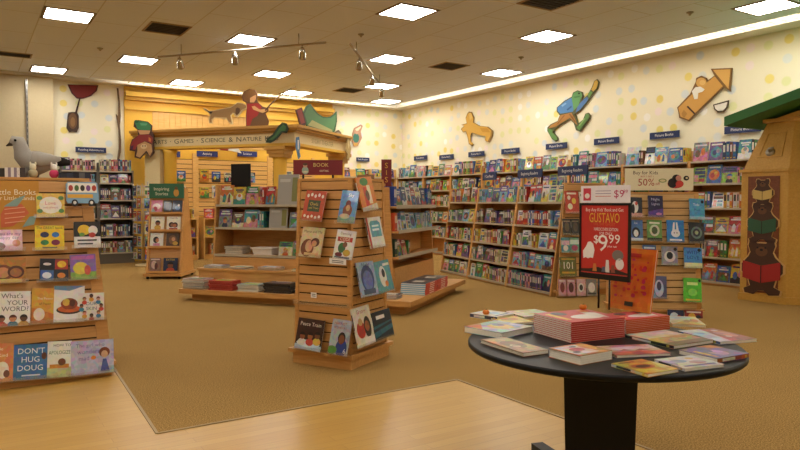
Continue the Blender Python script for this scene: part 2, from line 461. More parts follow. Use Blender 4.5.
def track(p0, p1, heads, label, z=3.92):
    a, c = at_z(*p0, z), at_z(*p1, z); L = (c - a).length; d = (c - a) / L
    t = thing('track_light', Matrix.Translation(a), label, 'track light')
    q = MB(); q.tube([(0, 0, 0), d * L], .016, 6); q.build('track', plain('track_paint', '#a8977c', .6), t)
    for s in (.15, .85):
        q = MB(); q.tube([d * (L * s), d * (L * s) + Vector((0, 0, HC - z))], .008, 6); q.build('hanger', GREYM, t)
    for s in heads:
        p = d * (L * s)
        q = MB(); q.tube([p, p + Vector((0, 0, -.1))], .012, 6)
        aim = Vector((.3, .6, -.75)).normalized(); o = p + Vector((0, 0, -.1))
        q.tube([o - aim * .05, o + aim * .02, o + aim * .11, o + aim * .13], [.03, .05, .06, .065], 10)
        q.build('lamp_head', CHROME, t)
track((158, 57), (326, 42.5), (.14, .48, .87), 'long ceiling track with chrome lamp heads over the yellow portico')
track((350, 44), (383, 88), (.22, .6, .95), 'short ceiling track with three chrome lamp heads above the red sign')

# chrome standard on the pillar
t = thing('wall_standard', frame(0, 0, 0), 'tall chrome upright on the beige pillar behind the plush bird', 'upright')
a, c = at_y(24.2, 78.5, 16.44), at_y(30, 160, 16.44)
q = MB(); q.box(a.x + .02, c.x - .02, 16.38, 16.449, 1.8, a.z - .03); q.build('rail', plain('dull_chrome', '#8f8b84', .28, 1.0), t)
q = MB()
for i in range(14): q.box(a.x + .045, c.x - .045, 16.374, 16.379, 2.4 + i * .12, 2.47 + i * .12)
q.build('slots', BLACKM, t)

# ------------------------------------------------------------------ books
def R(x0, y0, x1, y1, c): return ('p', [(x0, y0), (x1, y0), (x1, y1), (x0, y1)], c)
def E(cx, cy, rx, ry, c, n=16): return ('p', [(cx + rx * math.cos(2 * math.pi * k / n), cy + ry * math.sin(2 * math.pi * k / n)) for k in range(n)], c)
def P(pts, c): return ('p', pts, c)
def T(s, cx, cy, size, c, mw=.9): return ('t', s, cx, cy, size, c, mw)
def kid(cx, cy, r, skin, hair, top):
    """head with hair and shoulders, for printed children on covers"""
    return [E(cx, cy - r * 1.9, r * 1.5, r * 1.2, top), E(cx, cy + r * .25, r * 1.15, r * 1.1, hair), E(cx, cy, r, r, skin), P([(cx - r, cy + r * .4), (cx + r, cy + r * .4), (cx + r * .8, cy + r), (cx - r * .8, cy + r)], hair)]

def cover_geo(q, w, h, t, base, spine, shapes, pages_in=True, spine_bars=True):
    """a closed book: x = width, z = height, back at y=0, front cover at y=-t, spine at -x"""
    bt = min(.002, t * .13); a, c = -w / 2, w / 2
    q.box(a, c, -t, -t + bt, 0, h, base); q.box(a, c, -bt, 0, 0, h, base)
    q.box(a, a + bt, -t + bt, -bt, 0, h, spine)
    if pages_in: q.box(a + bt, c - .004, -t + bt, -bt, .003, h - .003, '#e9dfc6')
    fn = lambda x, y, d: (a + x * w, -t - d, y * h)
    for i, s in enumerate(shapes):
        d = .0003 * (i + 1)
        if s[0] == 'p':
            pts = [(min(max(x, 0), 1), min(max(y, 0), 1)) for x, y in s[1]]
            q.add([fn(x, y, d) for x, y in pts], [tuple(range(len(pts)))], s[2])
        else:
            _, tx, cx, cy, sz, col, mw = s
            k = h / w
            vs, fs, tw = text_geo(tx)
            sx = sz
            if tw * sz / 1.0 > mw: sx = mw / tw
            q.add([fn(cx + x * sx, cy + y * sz / k * 1.0, d) for x, y in vs], fs, col)
    if not spine_bars:
        e = a - .0003
        q.add([(e, -t * .02, 0), (e, -t * .02, h), (e, -t * .12, h), (e, -t * .12, 0)], [(0, 1, 2, 3)], '#e9d2b4')
    if spine_bars:
        e = a - .0004
        q.add([(e, -t * .2, h * .45), (e, -t * .2, h * .85), (e, -t * .8, h * .85), (e, -t * .8, h * .45)], [(0, 1, 2, 3)], '#f1ead6' if sum(lin(spine)) < 1.2 else '#3a2a2a')
        e -= .0004
        q.add([(e, -t * .2, h * .08), (e, -t * .2, h * .14), (e, -t * .8, h * .14), (e, -t * .8, h * .08)], [(0, 1, 2, 3)], '#d9b24a')

def book(M, w, h, t, base, shapes, label, name='picture_book', spine=None, group=None, parts=True, cat='book', bars=True, mat=None):
    q = MB(); cover_geo(q, w, h, t, base, spine or base, shapes, pages_in=not parts, spine_bars=bars)
    o = q.build(name, mat or SOFT, None, M)
    tag(o, label, cat, group)
    if parts:
        bt = min(.002, t * .13)
        p = MB(); p.box(-w / 2 + bt + .0002, w / 2 - .004, -t + bt + .0002, -bt - .0002, .0008, h - .0008, '#efe8d6')
        n = 3
        for i in range(1, n + 1):
            y = -t + bt + (t - 2 * bt) * i / (n + 1)
            p.box(-w / 2 + bt + .001, w / 2 - .0036, y, y + .0005, .0006, h - .0006, '#c9beaa')
        p.build('page_block', PRINT, o)
    return o

PALETTE = {'red': '#b8322a', 'orange': '#d9772b', 'yellow': '#e0b83a', 'green': '#4f8a45', 'teal': '#3f8f8c', 'blue': '#3a64a4', 'sky blue': '#7fb2d0',
           'purple': '#6b4a86', 'pink': '#d98a95', 'cream': '#e6d6ae', 'white': '#e8e4da', 'black': '#262327', 'brown': '#7a5130', 'grey': '#8d8a88', 'navy': '#26345e', 'lime': '#9dba45'}
PN = list(PALETTE)
RNG = random.Random(7)
def rand_cover(rng, bias=None):
    bn = rng.choice(bias or PN); base = PALETTE[bn]
    oth = [PALETTE[k] for k in PN if k != bn]
    c1, c2, c3 = rng.sample(oth, 3); sh = []
    k = rng.randrange(7)
    tc = PALETTE['white'] if bn not in ('white', 'cream', 'yellow', 'lime') else PALETTE['navy']
    if k == 0:
        sh = [R(0, 0, 1, .3, c1), E(.5, .42, .27, .2, c2), E(.5, .5, .14, .1, c3), R(.15, .78, .85, .86, tc), R(.25, .68, .75, .74, tc)]
    elif k == 1:
        sh = [E(.5, .45, .38, .3, c1), E(.4, .42, .16, .14, c2), E(.62, .52, .13, .12, c3), R(.12, .82, .88, .9, tc)]
    elif k == 2:
        sh = [R(.08, .08, .92, .6, c1), P([(.1, .1), (.5, .5), (.9, .1)], c2), E(.7, .48, .09, .07, c3), R(.15, .72, .85, .8, tc), R(.3, .85, .7, .9, tc)]
    elif k == 3:
        sh = [R(0, .62, 1, 1, c1), R(.12, .7, .88, .78, tc), R(.2, .83, .8, .9, tc)] + kid(.5, .36, .15, '#c99368', c2, c3)
    elif k == 5:
        sh = [R(.1, .55, .9, .75, c1), R(.15, .8, .85, .92, tc), R(.1, .1, .4, .5, c2), R(.45, .1, .9, .3, c3), R(.45, .35, .9, .5, tc)]
    elif k == 6:
        sh = [P([(0, 0), (1, 0), (1, .4), (.7, .62), (.4, .35), (0, .5)], c1), P([(.2, .12), (.42, .1), (.5, .42), (.34, .58), (.22, .4)], c2), P([(.58, .1), (.8, .12), (.78, .5), (.66, .56)], c3), R(.12, .76, .88, .84, tc), R(.25, .87, .75, .93, tc)]
    else:
        sh = [P([(0, 0), (1, 0), (1, .5), (0, .25)], c1), E(.32, .4, .17, .2, c2), E(.68, .5, .15, .2, c3), R(.1, .8, .9, .88, tc)]
    return bn, base, sh

ORD = 'first second third fourth fifth sixth seventh eighth ninth tenth eleventh twelfth thirteenth fourteenth fifteenth sixteenth seventeenth eighteenth nineteenth twentieth twenty-first twenty-second twenty-third twenty-fourth twenty-fifth twenty-sixth twenty-seventh twenty-eighth twenty-ninth thirtieth'.split()

def shelf_row(M, x0, x1, z, yf, hmax, where, name, rng, group, face=.4, bias=None, depth=.19, thick=(.022, .04), wr=(.15, .21), fill=1.0, hmin=.78):
    """stands books along a shelf edge at local y = yf; where = the words that end every label of the row"""
    x = x0 + .02; k = 0
    while x < x1 - .05 and k < 30:
        left = x1 - x
        if rng.random() > fill:
            x += .06; continue
        if rng.random() < face and left > .17:
            w = min(rng.uniform(*wr), left - .02); h = hmax * rng.uniform(hmin, .98); t = rng.uniform(.012, .02)
            bn, base, sh = rand_cover(rng, bias)
            lean = Matrix.Rotation(-math.radians(rng.uniform(8, 13)), 4, 'X')
            Mb = M @ Matrix.Translation((x + w / 2, yf + .045, z + .0015)) @ lean
            q = MB(); cover_geo(q, w, h, t, base, base, sh)
            o = q.build(name, BUSY, None, Mb)
            tag(o, f'{bn} cover facing out, {ORD[k]} from left, {where}', 'book', group)
            x += w + .012; k += 1
        else:
            n = rng.randint(2, 5)
            hh = hmax * rng.uniform(hmin, .92)
            for _ in range(n):
                t = rng.uniform(*thick); h = hh * rng.uniform(.93, 1.0)
                if x + t > x1 - .02 or k >= 30: break
                bn = rng.choice(bias or PN); base = PALETTE[bn]
                d = depth * rng.uniform(.85, 1)
                Mb = M @ Matrix.Translation((x + t, yf + .02 + d / 2, z + .0015)) @ Matrix.Rotation(math.pi / 2, 4, 'Z') @ Matrix.Translation((0, t, 0))
                q = MB(); cover_geo(q, d, h, t, base, base, [])
                o = q.build(name, BUSY, None, Mb)
                tag(o, f'{bn} spine, {ORD[k]} from left, {where}', 'book', group)
                x += t + .003; k += 1
            x += .012

# ------------------------------------------------------------------ slatted towers
def tower(name, M, label, w, d, h, wt, dt, rows, plinth=.13, over=.03, sides=('front', 'right', 'back', 'left'), cat='display tower', slat=None):
    t = thing(name, M, label, cat)
    tw = dict(t=t, M=M, w=w / 2, d=d / 2, wt=wt / 2, dt=dt / 2, z0=plinth, z1=h)
    q = MB(); q.box(-w / 2 - over + .03, w / 2 + over - .03, -d / 2 - over + .03, d / 2 + over - .03, 0, plinth * .75)
    q.build('plinth', WOOD, t)
    q = MB(); q.box(-w / 2 - over, w / 2 + over, -d / 2 - over, d / 2 + over, plinth * .75, plinth); q.build('base_board', WOOD, t)
    q = MB(); q.box(-wt / 2, wt / 2, -dt / 2, dt / 2, h, h + .022); q.build('top_board', WOOD, t)
    for s in sides:
        o, u, v, n, b, tp, L = face_local(tw, s)
        q = MB()
        def pt(a, y, dd): return o + u * (a * (b + (tp - b) * y / L)) + v * y + n * dd     # a in -1..1
        st = .8895
        q.hexa([pt(-1, 0, -.03), pt(1, 0, -.03), pt(1, L, -.03), pt(-1, L, -.03), pt(-1, 0, -.016), pt(1, 0, -.016), pt(1, L, -.016), pt(-1, L, -.016)], '#5a3a1a', 1)
        pit = L / rows
        for i in range(rows):
            y0, y1 = i * pit + .006, (i + 1) * pit - .006
            q.hexa([pt(-st, y0, -.016), pt(st, y0, -.016), pt(st, y1, -.016), pt(-st, y1, -.016), pt(-st, y0, -.002), pt(st, y0, -.002), pt(st, y1, -.002), pt(-st, y1, -.002)])
        q.build('slat_panel', [slat or SLAT, DARKW], t)
        for g in (-1, 1):
            q = MB(); e = .89 * g; f_ = 1.0 * g
            e, f_ = min(e, f_), max(e, f_)
            q.hexa([pt(e, 0, -.016), pt(f_, 0, -.016), pt(f_, L, -.016), pt(e, L, -.016), pt(e, 0, .004), pt(f_, 0, .004), pt(f_, L, .004), pt(e, L, .004)])
            q.build('stile', WOOD, t)
    return tw
def face_local(tw, side):
    w, d, wt, dt, z0, z1 = (tw[k] for k in ('w', 'd', 'wt', 'dt', 'z0', 'z1'))
    B, Tp, u, b, tp = {'front': ((0, -d, z0), (0, -dt, z1), (1, 0, 0), w, wt), 'back': ((0, d, z0), (0, dt, z1), (-1, 0, 0), w, wt),
                'right': ((w, 0, z0), (wt, 0, z1), (0, 1, 0), d, dt), 'left': ((-w, 0, z0), (-wt, 0, z1), (0, -1, 0), d, dt)}[side]
    B, Tp, u = Vector(B), Vector(Tp), Vector(u)
    L = (Tp - B).length; v = (Tp - B) / L; n = u.cross(v)
    return B, u, v, n, b, tp, L
def face_book(tw, side, BL, BR, TL, base, shapes, label, name='picture_book', lean=13, off=.07, t=.014, spine=None, ledge=True, group=None):
    """a book standing in a clear holder on a tower face; its three corners are read on the holder's plane"""
    B, u, v, n, *_ = face_local(tw, side)
    R3 = tw['M'].to_3x3(); B = tw['M'] @ B; u, v, n = R3 @ u, R3 @ v, R3 @ n
    a = hit(*BL, B + n * off, n); c = hit(*BR, B + n * off, n)
    xh = (c - a).normalized(); ln = math.radians(lean)
    n2 = n * math.cos(ln) + v * math.sin(ln)
    n2 = (n2 - xh * n2.dot(xh)).normalized(); zh = n2.cross(xh)
    tl = hit(*TL, a, n2)
    w, h = (c - a).length, max(.05, (tl - a).dot(zh))
    org = (a + c) / 2 - n2 * t
    o = book(mat3(org, xh, -n2, zh), w, h, t, base, shapes, label, name, spine, group)
    if ledge:
        lm = tw['M'].inverted() @ mat3((a + c) / 2, u, -n, v)
        q = MB(); q.box(-w / 2 - .02, w / 2 + .02, -.012, off - .004, -.007, -.003); q.box(-w / 2 - .02, w / 2 + .02, -.014, -.0115, -.007, .022)
        l = q.build('clear_ledge', ACRYL, tw['t'], lm); l['label'] = 'clear acrylic ledge'
    return o

# near left tower -----------------------------------------------------
tw = tower('slatwall_tower', frame(.15, 6.25, 0), 'wooden slatwall tower at the wood floor, board books on it', 1.62, .9, 1.57, 1.38, .55, 15, plinth=.12)
LT = tw
# sign on it
B, u, v, n, *_ = face_local(tw, 'front')
Bw = tw['M'] @ B
a = hit(40, 229.5, Bw + n * .03, n); c = hit(40, 181, Bw + n * .03, n)
sw, sh_ = .62, (c - a).length
q = MB(); fnS = lambda x, y, d: a + u * (x - sw) + v * y + n * d
q.prism([(0, 0), (sw, 0), (sw, sh_), (0, sh_)], fnS, -.012, 0, '#bf8526')
q.text('Little Books', fnS, sw - .165, sh_ * .76, .06, '#efe3c0', .002, maxw=.30); q.text('for Little Hands', fnS, sw - .165, sh_ * .64, .042, '#efe3c0', .002, maxw=.29)
for k, (pts, cc) in enumerate((([(.36, .02), (.44, .03), (.55, .13), (.5, .2), (.4, .2), (.36, .12)], '#c9623a'), ([(.38, .18), (.47, .18), (.53, .27), (.46, .24)], '#7f9a8f'),
                    ([(.5, .02), (.58, .04), (.6, .11), (.55, .1)], '#7f9a8f'))):
    q.prism(pts, fnS, .001, .002 + .001 * k, cc)
for k in range(4): q.prism([(.385, .05 + k * .035), (.52, .065 + k * .035), (.52, .072 + k * .035), (.385, .057 + k * .035)], fnS, .004, .005, '#e0a27a')
o = q.build('topper_sign', PAINT); tag(o, 'ochre sign reading Little Books for Little Hands on the slatwall tower', 'sign')
D1 = [
 ((36.7, 217), (65, 216.7), (36.7, 193.3), '#e3bc4c', [E(.5, .5, .4, .36, '#efe6d2'), T('Love', .5, .58, .2, '#c98478'), T('you always', .5, .4, .12, '#c98478'), E(.12, .8, .1, .09, '#5d8a4a'), E(.88, .8, .1, .09, '#5d8a4a'), E(.12, .25, .1, .09, '#5d8a4a'), E(.88, .25, .1, .09, '#5d8a4a')], 'yellow flowered board book with a white round centre'),
 ((35, 250), (64.5, 249.5), (35, 225.5), '#ecc918', [T('The GREAT book', .5, .9, .15, '#2c2a1c'), E(.33, .62, .15, .12, '#1f2350'), E(.7, .62, .13, .11, '#2a6fae'), E(.33, .3, .14, .11, '#2e7a3c'), E(.7, .3, .15, .12, '#7a2748'), R(.25, .06, .75, .12, '#5a4a20')], 'bright yellow board book with four coloured round heads'),
 ((74.5, 247.8), (101, 247), (73.8, 221.8), '#e9e6df', [R(0, .42, 1, 1, '#191717'), E(.38, .68, .24, .2, '#e8c32a'), E(.72, .66, .18, .18, '#e7dfd4'), E(.68, .48, .13, .1, '#c43a30'), E(.3, .5, .1, .08, '#6a9a3c'), R(.12, .25, .85, .31, '#444'), R(.12, .12, .7, .17, '#444')], 'black and white board book with a yellow ball'),
 ((-12, 251), (22.7, 250), (-12, 230), '#e5b9c4', [T('You are my', .6, .8, .15, '#7a5a86'), T('happy day', .6, .62, .15, '#7a5a86'), E(.82, .35, .12, .16, '#d98a6a'), E(.3, .2, .2, .2, '#8a5a4a')], 'pale pink board book under the ochre sign'),
 ((-10, 283), (25.7, 282), (-10, 258), '#b9802c', [E(.35, .4, .3, .32, '#7a4420'), E(.35, .4, .2, .22, '#c98a58'), E(.72, .42, .24, .26, '#5a2f1a'), E(.72, .4, .17, .18, '#a8683c'), R(.2, 0, .9, .14, '#d8c060')], 'brown board book with two sleeping children'),
 ((39.3, 281), (68.3, 281), (38.3, 258.3), '#2a2430', [R(.03, .52, .48, .97, '#15131a'), R(.52, .52, .97, .97, '#b03a2a'), R(.03, .03, .48, .48, '#3b62a0'), R(.52, .03, .97, .48, '#2a2a30'), E(.25, .75, .14, .06, '#e0d8c8'), E(.75, .75, .16, .15, '#e6bb2a'), E(.25, .25, .16, .14, '#d9e2ec'), E(.75, .25, .14, .12, '#d98a3a')], 'board book split into four dark picture squares'),
 ((71, 280), (96.7, 278.3), (70, 255), '#8a6cae', [R(.05, .8, .95, .94, '#b96ab0'), R(0, 0, 1, .3, '#8ab04c'), E(.4, .45, .3, .25, '#e0c84a'), E(.66, .36, .13, .2, '#c95a4a')], 'purple and yellow board book at the end of its row'),
 ((-9, 326.7), (30, 325), (-9, 291.7), '#ece8e0', [T("What's", .52, .86, .2, '#4a463e'), T('YOUR', .66, .66, .2, '#4a463e'), T('WORD?', .6, .48, .2, '#4a463e'), R(0, 0, 1, .06, '#c9704a')] + kid(.25, .2, .09, '#8a5a3c', '#241a18', '#c94a3a') + kid(.55, .2, .09, '#c99368', '#5a3018', '#3a7a9a') + kid(.83, .2, .09, '#5d3a28', '#18120f', '#d9a23a'), "white picture book with a row of children's heads below grey lettering"),
 ((30.7, 323.3), (53.3, 322.7), (30.7, 288.3), '#dba33c', [T('The Power', .6, .7, .16, '#e9e0c2'), T('of Paper', .6, .55, .16, '#7c4a1c'), P([(0, 0), (1, 0), (1, .25), (0, .45)], '#c97a34'), E(.35, .25, .25, .18, '#e9dcc0')], 'orange and gold picture book between two white ones'),
 ((53.3, 322.3), (84, 321.3), (53.3, 286), '#e9e6df', [P([(0, 1), (1, 1), (.5, .86), (0, .9)], '#6d93b8'), E(.5, .33, .42, .12, '#3a2a24'), E(.5, .36, .38, .1, '#c9612c'), E(.5, .5, .28, .16, '#8c3f24'), E(.4, .54, .12, .1, '#d9b24a'), E(.6, .52, .1, .1, '#5a2a20')], 'tall white picture book with a brown plate of food'),
 ((78.3, 320.7), (104.3, 319.3), (79, 293.3), '#e6ddcf', [T('OUR', .5, .6, .2, '#2d4d68'), T('SKIN', .5, .42, .2, '#2d4d68')] + [s for k in range(8) for s in kid(.5 + .38 * math.cos(k * .785), .52 + .36 * math.sin(k * .785), .065, ['#8a5a3c', '#d9a67c', '#5d3a28', '#c99368'][k % 4], ['#241a18', '#6a3a1c'][k % 2], ['#c94a3a', '#3a7a9a', '#d9a23a'][k % 3])], 'square cream picture book ringed by small children'),
 ((-14, 383), (12.7, 381), (-14, 344), '#d88a52', [T('Be', .5, .85, .2, '#f1e8d2'), T('Kind', .6, .68, .2, '#f1e8d2'), E(.6, .3, .24, .22, '#e9dcc8'), E(.75, .2, .12, .1, '#7a4a34')], 'orange picture book at the frame edge in the lowest row'),
 ((12.7, 380.7), (46.7, 378.3), (12.7, 345), '#3f74a4', [T("DON'T", .52, .8, .26, '#eef0ee', .8), T('HUG', .5, .56, .26, '#eef0ee'), T('DOUG', .5, .32, .26, '#eef0ee', .85), R(.25, .1, .8, .14, '#c9d8e6'), E(.9, .65, .08, .1, '#5a3a24')], 'blue picture book with big white three-line lettering'),
 ((46.7, 378), (71, 376.3), (46.7, 341.7), '#e9e6da', [T('HOW TO', .6, .88, .17, '#44503c'), T('APOLOGIZE', .5, .68, .24, '#2e6a3a'), R(0, 0, 1, .28, '#b9c78a'), R(.1, .25, .9, .36, '#c98a3a'), E(.6, .42, .16, .1, '#7a4a2a')], 'cream picture book with green lettering over a bench'),
 ((71, 376), (114, 371.7), (71, 341.7), '#bcb7cf', [T('The girl who', .45, .85, .13, '#6a6a9a', .7), T('wondered', .45, .66, .15, '#6a6a9a', .7), T('mad', .3, .47, .15, '#6a6a9a'), R(.62, 0, 1, .2, '#9ab0b8'), E(.78, .62, .13, .15, '#7a3a20'), E(.78, .56, .08, .11, '#d9a88a'), P([(.68, .05), (.9, .05), (.82, .42), (.74, .42)], '#4a5a9a'), E(.52, .48, .06, .06, '#d98a3a')], 'wide lilac picture book with a dark-haired girl, lowest row'),
]
for BL, BR, TL, base, sh, lab in D1:
    face_book(tw, 'front', BL, BR, TL, base, sh, lab, 'board_book', t=.018, lean=4, off=.055)
# the bus-shaped board book
BL, BR, TL = (66.7, 205.5), (99, 205.5), (65.5, 181.8)
B, u, v, n, *_ = face_local(tw, 'front'); Bw = tw['M'] @ B
a = hit(*BL, Bw + n * .06, n); c = hit(*BR, Bw + n * .06, n); e = hit(*TL, Bw + n * .06, n); bw, bh = (c - a).length, (e - a).length
fnB = lambda x, y, d: a + u * (x * bw) + v * (y * bh) + n * d
q = MB(); q.prism([(0, .2), (.04, .1), (.96, .1), (1, .2), (1, .5), (.97, .95), (.92, 1), (.05, 1), (0, .92)], fnB, -.025, 0, '#7ea8c4')
q.prism([(.03, .55), (.95, .55), (.93, .95), (.05, .95)], fnB, 0, .0005, '#ece6d6'); q.prism([(.03, .32), (.82, .32), (.82, .48), (.03, .48)], fnB, 0, .0005, '#e0ab3a')
for i, cc in enumerate(('#b8402c', '#4a6a3a', '#3a2a24', '#7a4a8a', '#b8402c')): q.prism(E(.14 + .18 * i, .74, .07, .13, '')[1], fnB, .0006, .001, cc)
for xx in (.25, .77): q.prism(E(xx, .12, .1, .14, '')[1], fnB, -.028, .002, '#26262a'); q.prism(E(xx, .12, .05, .07, '')[1], fnB, .0025, .003, '#d8d4c8')
o = q.build('board_book', PRINT); tag(o, 'bus-shaped blue board book at the top of the slatwall tower', 'book')
lm = tw['M'].inverted() @ mat3((a + c) / 2 - n * .0, u, -n, v)
q = MB(); q.box(-.16, .16, -.012, .055, -.012, -.008); l = q.build('clear_ledge', ACRYL, tw['t'], lm); l['label'] = 'clear acrylic ledge'

# plush bird and toys on its top
ZT = LT['z1'] + .022
def top_pt(u_, v_, y): return hit(u_, v_, (0, y, 0), Vector((0, 1, 0)))
yb = 6.2
spine = [((10.5, 143.5), .02), ((13.5, 141.5), .05), ((18, 142), .062), ((21, 148), .06), ((22.5, 155), .075), ((29, 161), .1), ((40, 163), .105), ((51, 161.5), .07), ((62, 160.5), .02)]
bird = thing('plush_bird', Matrix.Translation((top_pt(36, 172, yb).x, yb, ZT)), 'grey plush bird with a dark tail on top of the slatwall tower', 'plush toy')
inv = Matrix.Translation((top_pt(36, 172, yb).x, yb, ZT)).inverted()
pts = [inv @ top_pt(p[0], p[1], yb) for p, r in spine]
q = MB(); q.tube(pts, [r * .9 for p, r in spine], 14, '#a39e95', sq=.85); q.build('body', PLUSH, bird)
q = MB(); q.tube([inv @ top_pt(12, 143.3, yb), inv @ top_pt(6, 146, yb)], [.022, .003], 8, '#4a4038'); q.build('beak', PLUSH, bird)
q = MB(); e = inv @ top_pt(14.8, 140.8, yb); q.ell((e.x, e.y - .055, e.z), (.01, .006, .01), '#151313'); q.build('eye', PLUSH, bird)
q = MB(); w0 = [inv @ top_pt(a_, b_, yb) for a_, b_ in ((30, 158), (40, 160), (50, 160), (60, 159.5))]
q.tube([p + Vector((0, -.075, 0)) for p in w0], [.05, .06, .045, .012], 10, '#aca69c', sq=.4); q.build('wing', PLUSH, bird)
q = MB(); w0 = [inv @ top_pt(a_, b_, yb) for a_, b_ in ((52, 160), (60, 162), (70, 163))]
q.tube([p + Vector((0, -.03, 0)) for p in w0], [.035, .04, .02], 10, '#2f2a28', sq=.6); q.build('tail', PLUSH, bird)
for a_, b_ in ((24, -.03), (36, .03)):
    p = inv @ top_pt(a_ + 3, 166, yb); q = MB(); q.tube([p + Vector((0, b_, 0)), Vector((p.x - .02, b_, .02)), Vector((p.x - .05, b_, .012))], [.03, .022, .012], 8, '#77726a'); q.build('leg', PLUSH, bird)
def small_box(px, w, h, d, y, bands, label, name='toy_box'):
    p = top_pt(px, 172, y); q = MB(); n_ = len(bands)
    for i, cc in enumerate(bands): q.box(-w / 2 + w * i / n_, -w / 2 + w * (i + 1) / n_, -d / 2, d / 2, 0, h, cc)
    o = q.build(name, PRINT, None, Matrix.Translation((p.x, y, ZT))); tag(o, label, 'box')
small_box(2, .1, .07, .1, 6.1, ['#3d3a3c', '#2a2626', '#3d3a3c'], 'dark toy box at the frame edge on the slatwall tower')
small_box(12, .1, .075, .1, 6.06, ['#ddd6d0', '#8a7c8c', '#e3dcd6', '#8a7c8c', '#e3dcd6'], 'white striped toy box standing in front of the plush bird')
small_box(20.5, .06, .075, .08, 6.05, ['#262224', '#383034'], 'black toy box between the striped box and the bird legs')
small_box(66, .11, .045, .1, 6.1, ['#232838', '#2d3348'], 'low navy toy box on the slatwall tower beside the pink toy')
small_box(81, .13, .05, .1, 6.1, ['#1c2030', '#5a5a60', '#20263c'], 'low dark toy box at the corner of the slatwall tower top')
for px, cs, lab in ((54, ('#e8e2d8', '#c9486a'), 'small white and pink plush toy beside the grey plush bird'), (33, ('#e2d8b8', '#b8ac8a'), 'small cream plush toy at the feet of the grey bird')):
    p = top_pt(px, 172, 6.08); t = thing('plush_toy', Matrix.Translation((p.x, 6.08, ZT)), lab, 'plush toy')
    q = MB(); q.ell((0, 0, .035), (.035, .03, .037), cs[1]); q.ell((0, 0, .085), (.025, .025, .03), cs[0]); q.build('body', PLUSH, t)
    for ex in (-.018, .018):
        q = MB(); q.ell((ex, 0, .112), (.008, .006, .016), cs[0]); q.build('ear', PLUSH, t)

